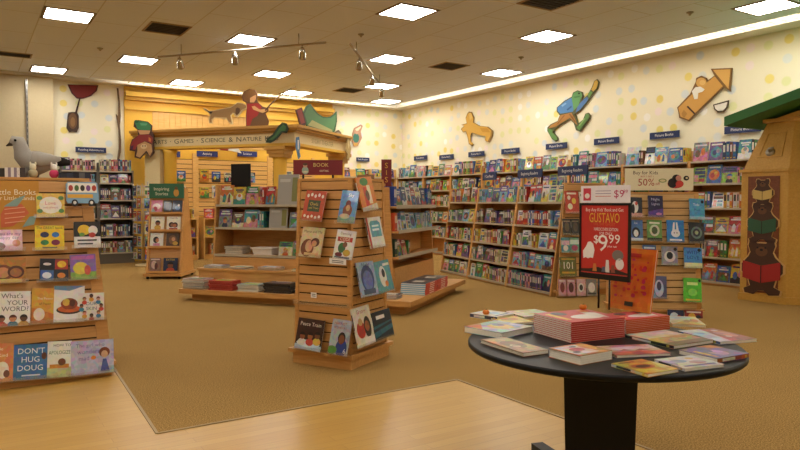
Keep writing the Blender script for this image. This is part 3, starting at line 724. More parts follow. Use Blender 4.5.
# centre tower ---------------------------------------------------------
ang = math.radians(-61.5)
Nc = Vector((2.65, 4.86)); ux = Vector((math.cos(ang), math.sin(ang))); uy = Vector((-ux.y, ux.x))
cc = Nc - ux * .315 + uy * .335
tw = tower('slatwall_tower', frame(cc.x, cc.y, ang), 'four-sided slatted wooden tower standing alone on the carpet', .58, .62, 1.58, .55, .54, 18, plinth=.13, over=.04)
CT = tw
D2 = [
 ('front', (301.1, 219.4), (321.1, 221.5), (304.9, 189.9), '#bf4a22', [R(.2, .3, .8, .68, '#3f4a24'), T('Owls', .5, .55, .2, '#c9b04a'), T('and Trees', .5, .42, .12, '#c9b04a')] + [E(.14 + .18 * k, .82 + .04 * (k % 2), .06, .06, '#e8dcc0') for k in range(5)] + [E(.14 + .18 * k, .14 - .03 * (k % 2), .06, .05, '#e8dcc0') for k in range(5)], 'red-orange picture book with a dark green centre panel'),
 ('front', (336.8, 222.0), (353.5, 223.5), (340.4, 190), '#5f92c8', [R(0, 0, 1, .2, '#7c9a8a'), E(.5, .38, .28, .2, '#8a4a34'), E(.5, .58, .16, .12, '#7a2e2a'), E(.52, .46, .12, .1, '#c99368'), T('Sky', .6, .85, .24, '#e8eef2'), E(.4, .2, .3, .08, '#c9b090')], 'blue picture book with a small animal, beside the red-orange one'),
 ('front', (298.2, 255.7), (319.6, 258), (304, 226.5), '#d8c492', [T('Mama and Me', .5, .85, .15, '#6a4a2a'), E(.35, .3, .3, .3, '#7a4524'), E(.42, .36, .17, .2, '#d2a070'), E(.68, .5, .2, .15, '#5a3018'), E(.64, .46, .12, .1, '#c98f60'), R(.25, .05, .9, .14, '#d9b27c')], 'tan picture book with two brown-haired people hugging'),
 ('front', (332.3, 257.6), (350.8, 260.2), (334.9, 229), '#e8e4da', [T('Dancing', .5, .88, .18, '#8a5a2a'), R(.1, .6, .9, .76, '#b8342a'), T('CODE', .5, .68, .2, '#eadfc0'), E(.4, .38, .2, .18, '#3a6a3a'), E(.55, .5, .12, .1, '#7a4a30'), E(.7, .22, .2, .12, '#c9a23a'), E(.3, .14, .2, .08, '#7a2a2a'), R(.1, .02, .9, .08, '#4a5a7a')], 'white picture book with a red title bar above a price tag'),
 ('front', (294.1, 347.5), (320, 352), (301.5, 317.5), '#3a1d18', [T('Peace Train', .5, .82, .17, '#e4d8c4'), R(0, 0, 1, .16, '#a8c4d8'), E(.5, .2, .45, .12, '#c9dce6')] + kid(.25, .42, .1, '#8a5030', '#1c1210', '#d8d2c8') + kid(.55, .44, .1, '#a8683c', '#1c1210', '#c94a3a') + kid(.82, .48, .1, '#7a4a2c', '#1c1210', '#d9b24a'), 'dark brown picture book with three smiling children'),
 ('front', (327.5, 353), (346.1, 356.5), (331.5, 318), '#a9adb4', [T('HARRIET', .45, .88, .17, '#b04a4a'), T('WONDERS', .45, .76, .14, '#b04a4a'), E(.66, .2, .3, .26, '#26408a'), T('6', .85, .12, .3, '#e8e8e8'), E(.62, .48, .2, .17, '#2a1a18'), E(.62, .44, .15, .14, '#7a4628'), E(.2, .12, .26, .12, '#5a8a3c')], 'grey picture book with a child in a blue jersey'),
 ('right', (363.3, 211.7), (378.5, 209), (352.5, 178), '#d97a2a', [E(.45, .86, .26, .12, '#3f7a34'), R(.3, .1, .5, .7, '#c93a24'), R(.55, .2, .75, .75, '#e8d8b0'), P([(0, 0), (1, 0), (1, .2), (0, .1)], '#c9bfae'), E(.5, .45, .12, .16, '#6a4a34')], 'tall orange picture book with a green shape at its top'),
 ('right', (371.5, 248.5), (385.8, 245.8), (365, 218), '#e4dfd2', [R(0, 0, .12, 1, '#c0443a'), P([(.2, .35), (.9, .35), (.9, .8), (.75, .88), (.3, .88), (.2, .8)], '#5f9fb0'), R(.32, .55, .78, .62, '#dfeaea'), R(.32, .68, .78, .74, '#dfeaea')], 'white picture book with a blue-green label shape'),
 ('right', (362.5, 297.5), (379, 293.8), (355.5, 263), '#9fb3c8', [E(.5, .5, .38, .4, '#3a4a78'), E(.5, .45, .28, .3, '#6a7ab0'), T('Night', .5, .9, .2, '#2a3a5a'), R(.15, .05, .85, .2, '#44506a')], 'pale blue picture book with a dark blue figure'),
 ('right', (379.5, 294), (394.5, 289), (373.5, 262.5), '#5f9ca0', [E(.45, .5, .22, .34, '#e2dfd2'), E(.5, .6, .1, .14, '#2a2a2a'), E(.6, .25, .1, .1, '#d98a3a'), R(.55, .82, .95, .9, '#e2dfd2')], 'teal picture book with a white bird'),
 ('right', (359, 348.5), (376, 341.5), (353, 309), '#dcd4bf', [T('Granny', .5, .88, .18, '#b04a4a'), E(.32, .42, .24, .22, '#b8342a'), E(.34, .62, .12, .1, '#d2a070'), E(.7, .45, .2, .28, '#241a18'), E(.68, .48, .13, .14, '#9a5c38'), R(.4, 0, 1, .2, '#e8e0d2')], 'cream picture book with a red coat and a dark-haired child'),
 ('right', (376.5, 341.5), (394.5, 334.5), (372.5, 313), '#1d2c38', [R(.2, .72, .65, .85, '#e8e4da'), P([(0, .1), (1, .3), (1, .45), (0, .3)], '#2f6a78'), P([(0, .4), (1, .55), (1, .6), (0, .5)], '#2f6a78')], 'dark navy picture book with teal waves, lowest row'),
]
for sd, BL, BR, TL, base, sh, lab in D2:
    face_book(tw, sd, BL, BR, TL, base, sh, lab, lean=12, off=.085)
B, u, v, n, *_ = face_local(tw, 'front'); Bw = tw['M'] @ B; R3 = tw['M'].to_3x3(); u, v, n = R3 @ u, R3 @ v, R3 @ n
for (x0, x1, yy, hh, lab) in ((329.5, 346, 263.5, 5, 'white price tag under the white book with a red title bar'), (311, 316.5, 297.5, 6, 'tiny white tag in the empty clear holder of the centre tower')):
    a = hit(x0, yy, Bw + n * .12, n); c = hit(x1, yy + (x1 - x0) * .1, Bw + n * .12, n); w = (c - a).length
    q = MB(); fnT = lambda x, y, d: a + (c - a) * x + v * y + n * d
    q.prism([(0, 0), (1, 0), (1, .045), (0, .045)], fnT, 0, .002, '#e9e4da')
    for k in range(2): q.prism([(.15, .012 + k * .014), (.85, .012 + k * .014), (.85, .018 + k * .014), (.15, .018 + k * .014)], fnT, .002, .0024, '#555')
    o = q.build('price_tag', PRINT); tag(o, lab, 'tag')
q = MB(); Mi = tw['M'].inverted()
a = hit(293.5, 302, Bw + n * .07, n); c = hit(350, 308, Bw + n * .07, n)
q.box(-(c - a).length / 2, (c - a).length / 2, -.012, .066, -.007, -.003); q.box(-(c - a).length / 2, (c - a).length / 2, -.014, -.0115, -.007, .03)
l = q.build('clear_ledge', ACRYL, tw['t'], Mi @ mat3((a + c) / 2, u, -n, v)); l['label'] = 'long empty clear acrylic ledge'

# half-price tower -----------------------------------------------------
a, c = Vector((6.62, 5.34)), Vector((7.47, 4.80)); ux = (c - a).normalized(); uy = Vector((-ux.y, ux.x)); cc = (a + c) / 2 + uy * .36
tw = tower('slatwall_tower', frame(cc.x, cc.y, math.atan2(ux.y, ux.x)), 'slatted wooden tower with a cream half-price sign on top', .95, .66, 1.5, .93, .46, 16, plinth=.1, slat=PALES)
HT = tw
D3 = [
 ((629.5, 216.5), (642.5, 217), (629.5, 197), '#2a2c34', [E(.45, .5, .25, .3, '#e2ded6'), E(.55, .68, .1, .1, '#c95a4a'), R(.1, 0, 1, .2, '#c99a8a'), E(.3, .4, .12, .25, '#15151a')], 'black and white picture book partly behind the red ghost sign'),
 ((648.7, 216.5), (663.5, 217), (648.7, 195.4), '#26244c', [T('Night', .5, .82, .26, '#c8cbe6'), T('Lights', .5, .6, .24, '#c8cbe6'), P([(0, 0), (1, 0), (1, .4), (0, .25)], '#5a3c8c'), E(.7, .14, .2, .06, '#c98ac0')], 'dark purple picture book under the half-price sign'),
 ((690, 219), (705, 219.6), (690, 198.4), '#4f9cc8', [T('Tide', .45, .7, .24, '#e4f0f4'), T('Pool', .5, .45, .22, '#2a5a8a'), E(.85, .85, .1, .08, '#1a1a2a'), R(0, 0, 1, .15, '#8ac4dc')], 'bright sky blue picture book in the top row by the tower edge'),
 ((629.3, 240.5), (643.2, 241), (629.3, 219.7), '#4a6ca4', [T('Ice', .5, .85, .22, '#dfe8f2'), E(.5, .4, .3, .25, '#22242e'), E(.5, .36, .17, .17, '#e2ded6'), R(0, 0, 1, .14, '#c9d8e6')], 'blue picture book with a penguin shape, second row'),
 ((647.4, 240.5), (662.2, 241.2), (647.4, 219.7), '#6d9a4c', [E(.5, .5, .34, .28, '#c9c9ae'), E(.5, .5, .2, .18, '#4a5a34'), R(.15, .82, .85, .9, '#e8e2c8'), R(0, 0, 1, .15, '#2c3a24')], 'green picture book with a pale oval, second row'),
 ((667.3, 241.8), (684.6, 242.4), (667.3, 219.9), '#2f80c0', [P([(.3, .45), (.38, .9), (.47, .9), (.45, .5)], '#e8e8ea'), P([(.7, .45), (.62, .9), (.53, .9), (.55, .5)], '#e8e8ea'), E(.5, .4, .26, .18, '#e8e8ea'), E(.42, .42, .03, .03, '#222'), E(.58, .42, .03, .03, '#222'), R(.15, .06, .85, .14, '#e8e8ea')], 'bright blue picture book with a white long-eared face'),
 ((689.2, 242.7), (704.6, 243.4), (689.2, 222), '#33353c', [E(.5, .5, .36, .3, '#6e8276'), E(.5, .5, .24, .2, '#33353c'), E(.5, .5, .12, .1, '#9ab08c'), E(.88, .88, .1, .08, '#151515')], 'charcoal picture book with green rings'),
 ((643, 263.5), (656.5, 264), (643, 244.8), '#3c5a92', [P([(0, .2), (1, .5), (1, .7), (0, .4)], '#1e2c50'), R(.1, .8, .9, .9, '#c8d4e8')], 'blue picture book with a dark diagonal band, third row'),
 ((662, 264.5), (678, 265.2), (662, 246), '#8a8f9a', [E(.5, .45, .36, .3, '#d8d4cc'), E(.5, .5, .2, .2, '#23252c'), E(.85, .85, .11, .09, '#151515')], 'grey picture book with a black and white animal face'),
 ((684.6, 267.5), (702.5, 268.2), (684.6, 247.3), '#4d8fd0', [T('WITH', .5, .75, .28, '#183a7a'), T('LOVE', .5, .5, .28, '#183a7a'), R(0, 0, 1, .25, '#e0dca8'), E(.85, .88, .1, .08, '#151515')], 'blue picture book with big navy two-line letters'),
 ((651.6, 298), (667, 298.8), (651.6, 275.6), '#5a5a78', [E(.5, .45, .3, .38, '#b9bcd0'), E(.5, .55, .15, .2, '#3a3a58'), P([(0, 0), (.4, 0), (0, .5)], '#7a86a0')], 'grey-purple picture book, fourth row of the half-price tower'),
 ((684, 301.5), (702, 302.3), (684, 277.7), '#5cc03c', [R(.2, .7, .8, .82, '#d8ee9c'), E(.5, .4, .25, .16, '#8fdc5c'), E(.9, .9, .08, .06, '#151515'), R(.1, .05, .9, .12, '#e0c03a')], 'bright green picture book near the foot of the half-price tower'),
 ((668, 322), (684, 322.8), (668, 309.5), '#2a2f4c', [E(.4, .5, .26, .3, '#c9ced8'), E(.7, .4, .16, .2, '#a03a3a')], 'dark blue picture book in the lowest row, half hidden by table books'),
 ((685, 322.5), (703, 323.4), (685, 310), '#8c2c2a', [E(.4, .5, .2, .3, '#d8a23a'), E(.75, .45, .14, .2, '#2a2a3a'), R(.1, .8, .9, .92, '#e0d4c0')], 'dark red picture book in the lowest row near the tower corner'),
]
for BL, BR, TL, base, sh, lab in D3:
    face_book(tw, 'front', BL, BR, TL, base, sh, lab, lean=8, off=.07)
# sign on top
sg = thing('topper_sign', frame(cc.x, cc.y, math.atan2(ux.y, ux.x), 1.522), 'cream sign with red 50% lettering and a ladybird, above the slatted tower', 'sign')
w2 = .42
q = MB(); q.box(-w2, w2, -.19, -.178, .02, .29, '#e8deba')
fn = lambda x, y, d: (x, -.19 - d, y)
q.text('Buy for Kids', fn, -.17, .235, .062, '#4a2c22', .001); q.text('50%', fn, -.16, .115, .125, '#b03424', .001); q.text('BUY 1 GET 1', fn, -.15, .19, .03, '#b03424', .001); q.text('off', fn, -.02, .1, .05, '#b03424', .001)
for pts, col, d in ((E(.2, .1, .1, .055, '')[1], '#b8302a', .001), (E(.16, .11, .055, .06, '')[1], '#241c1c', .002), (E(.21, .165, .055, .05, '')[1], '#2a2222', .002), (E(.235, .17, .035, .035, '')[1], '#c98a78', .003),
                    (E(.245, .1, .045, .04, '')[1], '#c83a30', .003), (E(.33, .17, .035, .03, '')[1], '#1d1a1a', .002), (E(.04, .14, .05, .025, '')[1], '#8a9a5c', .001), (E(.04, .14, .035, .015, '')[1], '#ddd0a0', .002), (E(.335, .172, .014, .012, '')[1], '#ddd0a0', .003)):
    q.prism(pts, fn, d - .0005, d, col)
q.build('board', PAINT, sg)
for s in (-.3, .3):
    q = MB(); q.box(s - .01, s + .01, -.178, -.17, 0, .2); q.box(s - .03, s + .03, -.22, -.1, 0, .004); q.build('foot', BLACKM, sg)
shelf_row(frame(cc.x, cc.y, math.atan2(ux.y, ux.x)), -.44, .44, 1.522, -.14, .2, 'top of the half-price slatted tower', 'picture_book', random.Random(3), 'books on top of the half-price tower', face=.9, wr=(.13, .18))
# ------------------------------------------------------------------ bookcases
STRIP = plain('shelf_edge_strip', '#b5a78c', .4)
def bookcase(name, M, label, w, zs, depth, h, taper=0.0, kick=.07, group=None, strip=True, backh=None, wood=None, cat='bookcase', sidetop=None):
    """front edge of the base at local y=0; shelves at heights zs; taper = how far the top sits behind the base"""
    wd = wood or WOOD
    t = thing(name, M, label, cat, group)
    yf = lambda z: taper * z / h
    hs = sidetop or h
    for s in (0, 1):
        x0, x1 = (.0005, .03) if s == 0 else (w - .03, w - .0005)
        q = MB(); q.hexa([(x0, 0, 0), (x1, 0, 0), (x1, depth, 0), (x0, depth, 0), (x0, yf(hs), hs), (x1, yf(hs), hs), (x1, depth, hs), (x0, depth, hs)])
        q.build('side_panel', wd, t)
    q = MB(); q.box(.0301, w - .0301, depth - .02, depth - .001, 0, backh or h); q.build('back_panel', wd, t)
    q = MB(); q.box(.0301, w - .0301, .03, .05, 0, zs[0] - .022); q.build('kick_board', wd, t)
    for z in zs:
        q = MB(); q.box(.0301, w - .0301, yf(z) + .004, depth - .021, z - .022, z); o = q.build('shelf', wd, t)
        if strip:
            q = MB(); q.box(.0301, w - .0301, yf(z) - .004, yf(z) + .0038, z - .028, z + .004); q.build('price_strip', STRIP, o)
    return yf

def wall_plaque(name, M, w, h, text, label, col='#1c2c58', group=None, tsz=.55):
    t = thing(name, M, label, 'sign', group)
    q = MB(); q.box(-w / 2, w / 2, -.02, 0, -h / 2, h / 2, col)
    q.build('board', PAINT, t)
    q = MB(); fn = lambda x, y, d: (x, -.0205 - d, y)
    q.text(text, fn, 0, 0, h * tsz, '#e8e4d8', .0008, maxw=w * .86)
    q.build('lettering', PAINT, t)
    q = MB()
    for s in (-w * .35, w * .35): q.box(s - .012, s + .012, 0, .04, -h * .3, h * .3)
    q.build('bracket', GREYM, t)
    return t

# picture-book wall ------------------------------------------------------
RW = frame(10.46, 16.7, -math.pi / 2)
edges = [5.5, 7.06, 8.46, 9.82, 11.22, 12.6, 13.86, 15.1, 16.4]
PS = [(742, 129), (664, 135), (606, 141), (556, 146), (510, 151), (476, 154), (446, 157), (420, 158)]
RW_N = 'first second third fourth fifth sixth seventh eighth'.split()
for i in range(8):
    y0, y1 = edges[i], edges[i + 1]
    M = frame(10.46, y1 - .0, -math.pi / 2)
    wdt = y1 - y0
    bookcase('wall_bookcase', M, f'tall wooden wall bookcase, {RW_N[i]} from the bear cabinet' if i else 'tall wooden wall bookcase directly beside the bear cabinet',
             wdt, [.07, .48, .88, 1.3, 1.71, 2.09], .36, 2.11, group='bookcases of the picture-book wall', backh=2.3)
    rr = random.Random(100 + i)
    nm = f'{RW_N[i]} bookcase from bear cabinet'
    shelf_row(M, .03, wdt - .03, 2.09, .0, .36, f'top shelf, {nm}', 'picture_book', rr, 'picture books on the wall', face=.55, wr=(.17, .3), thick=(.035, .06), hmin=.7)
    shelf_row(M, .03, wdt - .03, 1.71, .0, .32, f'second shelf down, {nm}', 'lower_picture_book', rr, 'picture books on the wall', face=.55, wr=(.17, .28), thick=(.035, .06))  # the lower shelves hold picture books too, same as the top shelf
    if i < 3 or i in (5, 6):
        for z, nn in ((1.3, 'third'), (.88, 'fourth'), (.48, 'fifth'), (.07, 'sixth')):
            if 0 < i < 3 and z < 1.2: continue
            if i > 4 and z < .4: continue
            shelf_row(M, .03, wdt - .03, z, .0, .33, f'{nn} shelf down, {nm}', 'lower_picture_book', rr, 'picture books on the wall', face=.65, wr=(.17, .26), thick=(.035, .06), bias=['cream', 'white', 'yellow', 'green', 'red', 'blue', 'brown', 'orange'])
    yb_, zb_ = at_x(*PS[i], 10.8).y, at_x(*PS[i], 10.8).z
    wall_plaque('shelf_sign', frame(10.82, yb_, -math.pi / 2, zb_), .62, .125, 'Picture Books', f'navy Picture Books sign over the {RW_N[i]} wall bookcase from the bear cabinet', group='navy signs on the dotted side wall')

# reader gondola -----------------------------------------------------------
gx = Vector((-.188, -.982)); GA = math.atan2(gx.y, gx.x)
G0 = Vector((7.93, 10.84))
GN = ['farthest', 'middle', 'nearest']
biases = [None, ['red', 'pink', 'cream', 'green', 'purple', 'brown', 'yellow', 'white'], ['blue', 'sky blue', 'red', 'yellow', 'cream', 'teal', 'pink', 'purple']]
bays = [1.15, 1.37, 1.28]
for i in range(3):
    bayw = bays[i]; o = G0 + gx * sum(bays[:i])
    M = frame(o.x, o.y, GA)
    zs = [.055, .365, .685, 1.03, 1.40]
    yfn = bookcase('reader_bookcase', M, ['wooden beginner-reader bookcase beside the island, farthest of three joined', 'wooden beginner-reader bookcase in the middle of three joined', 'wooden beginner-reader bookcase of three joined, at the cartoon end cap'][i],
             bayw, zs, .55, 1.66, taper=.25, group='joined beginner-reader bookcases')
    rr = random.Random(200 + i)
    for k, z in enumerate(zs):
        nn = ['bottom', 'fourth', 'third', 'second', 'top'][k]
        bb = biases[i]
        if i == 2: bb = [['purple', 'teal', 'pink', 'navy'], ['pink', 'sky blue', 'teal', 'red'], ['red', 'yellow', 'white', 'black', 'cream'], ['sky blue', 'blue', 'red', 'white'], ['cream', 'yellow', 'brown', 'green', 'white', 'red']][k]
        if i == 1: bb = ['sky blue', 'teal', 'blue'] if k == 4 else (['brown', 'grey', 'purple', 'black', 'cream'] if k in (1, 3) else bb)
        shelf_row(M, .03, bayw - .03, z, yfn(z), .27 if k < 4 else .3, f'{nn} shelf, {GN[i]} reader bookcase', 'reader_book', rr, 'beginner readers', face=.5, bias=bb, wr=(.17, .25), thick=(.03, .055))
    sx = (510, 177) if i == 1 else ((548, 176) if i == 2 else (473, 178))
    c = M @ Vector(([1.05, 1.27, 1.08][i], .535, 1.88))
    sgn = wall_plaque('shelf_sign', Matrix.Translation(c) @ Matrix.Rotation(GA, 4, 'Z'), .74 if i else .5, .14, 'Beginning Readers' if i else 'I Can Read', f'navy readers sign standing on the {GN[i]} beginner-reader bookcase', group='navy signs on the reader bookcases', tsz=.5)
    for sx_ in (-.2, .2):
        q = MB(); q.box(sx_ - .01, sx_ + .01, -.012, -.001, -.221, -.071); q.build('post', GREYM, sgn)
    q = MB()
# end cap of the gondola
e0 = Vector((7.20, 6.955)); e1 = e0 + Vector((.982, -.188)); ux = (e1 - e0).normalized()
Mec = frame(e0.x, e0.y, math.atan2(ux.y, ux.x))
cl = Mec @ Vector((.5, .065, 0))
tw = tower('end_cap_display', frame(cl.x, cl.y, math.atan2(ux.y, ux.x)), 'slatted end cap of the reader bookcases behind the red ghost sign', .98, .10, 1.66, .72, .07, 16, plinth=.1, over=.0, sides=('front',))
EC = tw
D4 = [((566, 213), (579.5, 213), (566, 191), '#c8452f', [E(.3, .7, .12, .1, '#e8d8c0'), E(.65, .55, .16, .14, '#e8c04a'), E(.35, .3, .18, .14, '#e8d8c0'), R(.15, .85, .85, .93, '#f0e6d2')], 'red picture book in the top row of the reader end cap'),
 ((580.5, 213), (592, 213), (580.5, 192), '#e4dccb', [E(.5, .5, .3, .3, '#d8604a'), R(.1, .8, .9, .9, '#4a7a4a')], 'cream picture book in the top row, half hidden by the sign'),
 ((563.5, 234.8), (571.5, 234.8), (563.5, 218.7), '#3b342e', [E(.5, .5, .3, .3, '#6a5a44'), R(.1, .8, .9, .88, '#9a8a6a')], 'dark brown book, first in the second row of the reader end cap'),
 ((572, 234.8), (580, 234.8), (572, 218.7), '#2e2a28', [E(.5, .5, .3, .3, '#5a4a3a'), R(.1, .8, .9, .88, '#8a7a5a')], 'black-brown book, next in the second row of the reader end cap'),
 ((562, 252.5), (570, 252.5), (562, 237.5), '#4f8f9a', [R(0, .5, 1, .8, '#d8b0c0'), E(.5, .3, .3, .2, '#e8e0d0')], 'teal and pink book in the third row of the reader end cap'),
 ((570.5, 252.5), (579.5, 252.5), (570.5, 237.5), '#6aa08c', [R(0, .55, 1, .85, '#c9d8d0'), E(.5, .3, .35, .2, '#b04a6a')], 'green and mauve book in the third row of the reader end cap'),
 ((560.5, 276.5), (577, 276.5), (560.5, 257), '#6a6a34', [T('101', .5, .55, .5, '#ece6d0', .85), R(.1, .15, .9, .25, '#c9a23a'), R(.1, .86, .9, .93, '#c9a23a')], 'olive book with white digits 101 on the reader end cap'),
 ((559, 296), (566.5, 296), (559, 279), '#d49aa0', [E(.5, .5, .3, .3, '#7a3a3a'), R(.1, .85, .9, .93, '#f0e0e0')], 'pink book, first in the bottom row of the reader end cap'),
 ((567.5, 296), (575.5, 296), (567.5, 279), '#cf9098', [E(.5, .5, .32, .3, '#5a3030'), R(.1, .85, .9, .93, '#f0e0e0')], 'pink book, second in the bottom row of the reader end cap'),
 ((577, 296), (586, 296), (577, 279), '#d8a8a4', [E(.5, .5, .3, .26, '#e8e0d8'), E(.5, .5, .2, .18, '#3a3030')], 'pale pink book, third in the bottom row under the red sign'),
 ((587, 296), (597, 296), (587, 279), '#8a8078', [E(.5, .5, .34, .3, '#e8e0d8'), R(.1, .1, .9, .2, '#3a3030')], 'grey book, last in the bottom row behind the sign legs')]
for BL, BR, TL, base, sh, lab in D4:
    face_book(tw, 'front', BL, BR, TL, base, sh, lab, lean=8, off=.06, t=.012)

# ------------------------------------------------------------------ the island behind the centre tower
IA = math.atan2(-.8, .6); IS = frame(4.55, 7.0, IA)
def stepbase(t, x0, x1, y0, y1, z, over=.13, zk=.09):
    q = MB(); q.box(x0 + over, x1 - over, y0 + over, y1 - over, 0, z - .065); q.build('plinth', WOOD, t)
    q = MB(); q.box(x0, x1, y0, y1, z - .065, z); q.build('step_board', WOOD, t)
# long low unit
t = thing('display_gondola', IS @ Matrix.Translation((-3.40, 0, 0)), 'low wooden display unit with stepped base left of the centre tower', 'display unit')
Lg = 2.77
stepbase(t, 0, Lg, 0, .54, .165)
q = MB(); q.box(.12, Lg, .30, .62, .166, .41); q.box(.10, Lg, .28, .62, .41, .44); q.build('upper_step', WOOD, t)
for s in (0, 1):
    x0 = .1 if s == 0 else Lg - .03
    q = MB(); q.hexa([(x0, .63, 0), (x0 + .03, .63, 0), (x0 + .03, 1.2, 0), (x0, 1.2, 0), (x0, .75, 1.66), (x0 + .03, .75, 1.66), (x0 + .03, 1.2, 1.66), (x0, 1.2, 1.66)]); q.build('side_panel', WOOD, t)
q = MB(); q.box(.131, Lg - .031, 1.16, 1.19, 0, 1.6); q.build('back_panel', WOOD, t)
q = MB(); q.box(.131, Lg - .031, .64, 1.15, .01, .58); q.build('lower_cabinet', WOOD, t)
for z, y in ((.62, .66), (1.02, .69), (1.36, .72)):
    q = MB(); q.box(.131, Lg - .031, y, 1.158, z - .025, z); o = q.build('shelf', WOOD, t)
    q = MB(); q.box(.131, Lg - .031, y - .008, y - .0005, z - .03, z + .004); q.build('price_strip', STRIP, o)
IL = IS @ Matrix.Translation((-3.40, 0, 0))
rr = random.Random(31)
for xa, xb, sd_ in ((.15, 1.14, 'open half'), (1.52, 2.4, 'tower half')): shelf_row(IL, xa, xb, 1.36, .72, .32, f'top shelf of low unit, {sd_}', 'activity_book', rr, 'books in the low stepped unit', face=.95, wr=(.2, .28), bias=['cream', 'orange', 'black', 'pink', 'grey', 'red', 'yellow', 'sky blue'])
for xa, xb, sd_ in ((.15, 1.0, 'open half'), (1.36, Lg - .05, 'tower half')): shelf_row(IL, xa, xb, 1.02, .69, .28, f'middle shelf of low unit, {sd_}', 'activity_book', rr, 'books in the low stepped unit', face=.8, wr=(.18, .24), bias=['brown', 'black', 'grey', 'sky blue', 'teal', 'cream', 'pink'])
def pile(M, x, y, z, n, w, d, th, cols, label_each, name, rng, jit=.015, spines=None, pg='#e6dcc4'):
    for i in range(n):
        cc_ = cols[i % len(cols)]
        Mb = M @ Matrix.Translation((x + rng.uniform(-jit, jit), y + rng.uniform(-jit, jit), z + .0008 + (th + .0006) * i)) @ Matrix.Rotation(rng.uniform(-.05, .05), 4, 'Z')
        q = MB(); q.box(-w / 2, w / 2, -d / 2, d / 2, 0, .002, cc_); q.box(-w / 2, w / 2, -d / 2, d / 2, th - .002, th, cc_)
        q.box(-w / 2, -w / 2 + .003, -d / 2, d / 2, .002, th - .002, cc_); q.box(-w / 2 + .003, w / 2 - .004, -d / 2 + .003, d / 2 - .003, .002, th - .002, pg)
        if i == n - 1:
            q.box(-w * .35, w * .3, -d * .3, d * .1, th, th + .0004, PALETTE[rng.choice(PN)]); q.box(-w * .3, w * .3, d * .2, d * .35, th, th + .0004, '#efe6d2')
        o = q.build(name, PRINT, None, Mb)
        pos = 'topmost' if i == n - 1 else ('bottom' if i == 0 else ORD[i] + ' up')
        tag(o, label_each.format(pos=pos), 'book', 'piled books on the island steps')
# mid level of the unit: grey pile, white baskets, framed book
pile(IL, .42, .86, .62, 7, .3, .24, .016, ['#8e8a86', '#3a3634', '#b5afa6'], 'grey book, {pos} of the pile on the low unit inner shelf', 'activity_book', rr)
for k, (x, lab) in enumerate(((.92, 'white plastic basket on the inner shelf of the low unit'), )):
    t2 = thing('storage_basket', IL @ Matrix.Translation((x, .84, .6205)), lab, 'basket')
    q = MB(); q.hexa([(-.15, -.1, 0), (.15, -.1, 0), (.15, .1, 0), (-.15, .1, 0), (-.17, -.12, .1), (.17, -.12, .1), (.17, .12, .1), (-.17, .12, .1)], '#e6e0d4'); q.build('body', PAINT, t2)
    q = MB()
    for a_ in ((-.185, .185, -.135, -.12), (-.185, .185, .12, .135), (-.185, -.17, -.12, .12), (.17, .185, -.12, .12)): q.box(*a_, .092, .106, '#efeae0')
    q.build('rim', PAINT, t2)
shelf_row(IL, 1.2, Lg - .05, .62, .66, .26, 'inner lower shelf of the low stepped unit', 'activity_book', rr, 'books in the low stepped unit', face=.8, wr=(.18, .24), fill=.7, bias=['black', 'brown', 'cream', 'grey'])
for k, (x, n, w, d, th, cols, what) in enumerate(((.33, 3, .3, .22, .012, ['#3f5f8a', '#e0d8c8'], 'blue and cream magazine'), (.75, 3, .28, .2, .01, ['#d9cba8', '#8a7ab0'], 'cream magazine'), (1.25, 4, .3, .22, .011, ['#e4dfd2', '#c9a89a'], 'white magazine'), (1.8, 3, .3, .22, .011, ['#4a6a4a', '#d8c8a0'], 'green magazine'))):
    pile(IL, x, .44, .44, n, w, d, th, cols, what + ', {pos} of pile ' + ['by the open end', 'two', 'three', 'four'][k] + ' on the upper step', 'activity_book', rr)
for k, (x, n, w, d, th, cols, what) in enumerate(((.2, 8, .36, .27, .017, ['#d8d0c0', '#5a7a8a', '#e4dccb', '#9a7a8a'], 'pale book'), (.66, 7, .38, .28, .018, ['#b8302a', '#c23a30'], 'red book'), (1.1, 6, .34, .25, .016, ['#c9d0cc', '#e4e0d4', '#7a9aa0'], 'white and grey book'), (1.56, 6, .4, .27, .022, ['#1f1d1e', '#2c2829'], 'black book'), (2.02, 6, .36, .25, .013, ['#a8c4c8', '#d8d4c4', '#5a8a9a'], 'pale blue book'), (2.4, 3, .28, .25, .011, ['#d9cba8', '#8aa0a8'], 'beige book'))):
    pile(IL, x, .2, .165, n, w, d, th, cols, what + ', {pos} of its pile on the lower step, ' + ['end', 'second', 'third', 'fourth', 'fifth', 'sixth'][k] + ' pile', 'activity_book', rr, pg={'red book': '#a8423a', 'black book': '#3a3432'}.get(what, '#e6dcc4'))
# black sign back on the island top and grey literature holders
t = thing('sign_panel', IL @ Matrix.Translation((.42, .95, 1.3605)), 'plain black upright sign panel standing on the low stepped unit', 'sign')
q = MB(); q.box(-.17, .17, -.01, .01, .02, .62); q.build('panel', BLACKM, t)
q = MB(); q.box(-.12, .12, -.08, .08, 0, .018); q.build('foot', BLACKM, t)
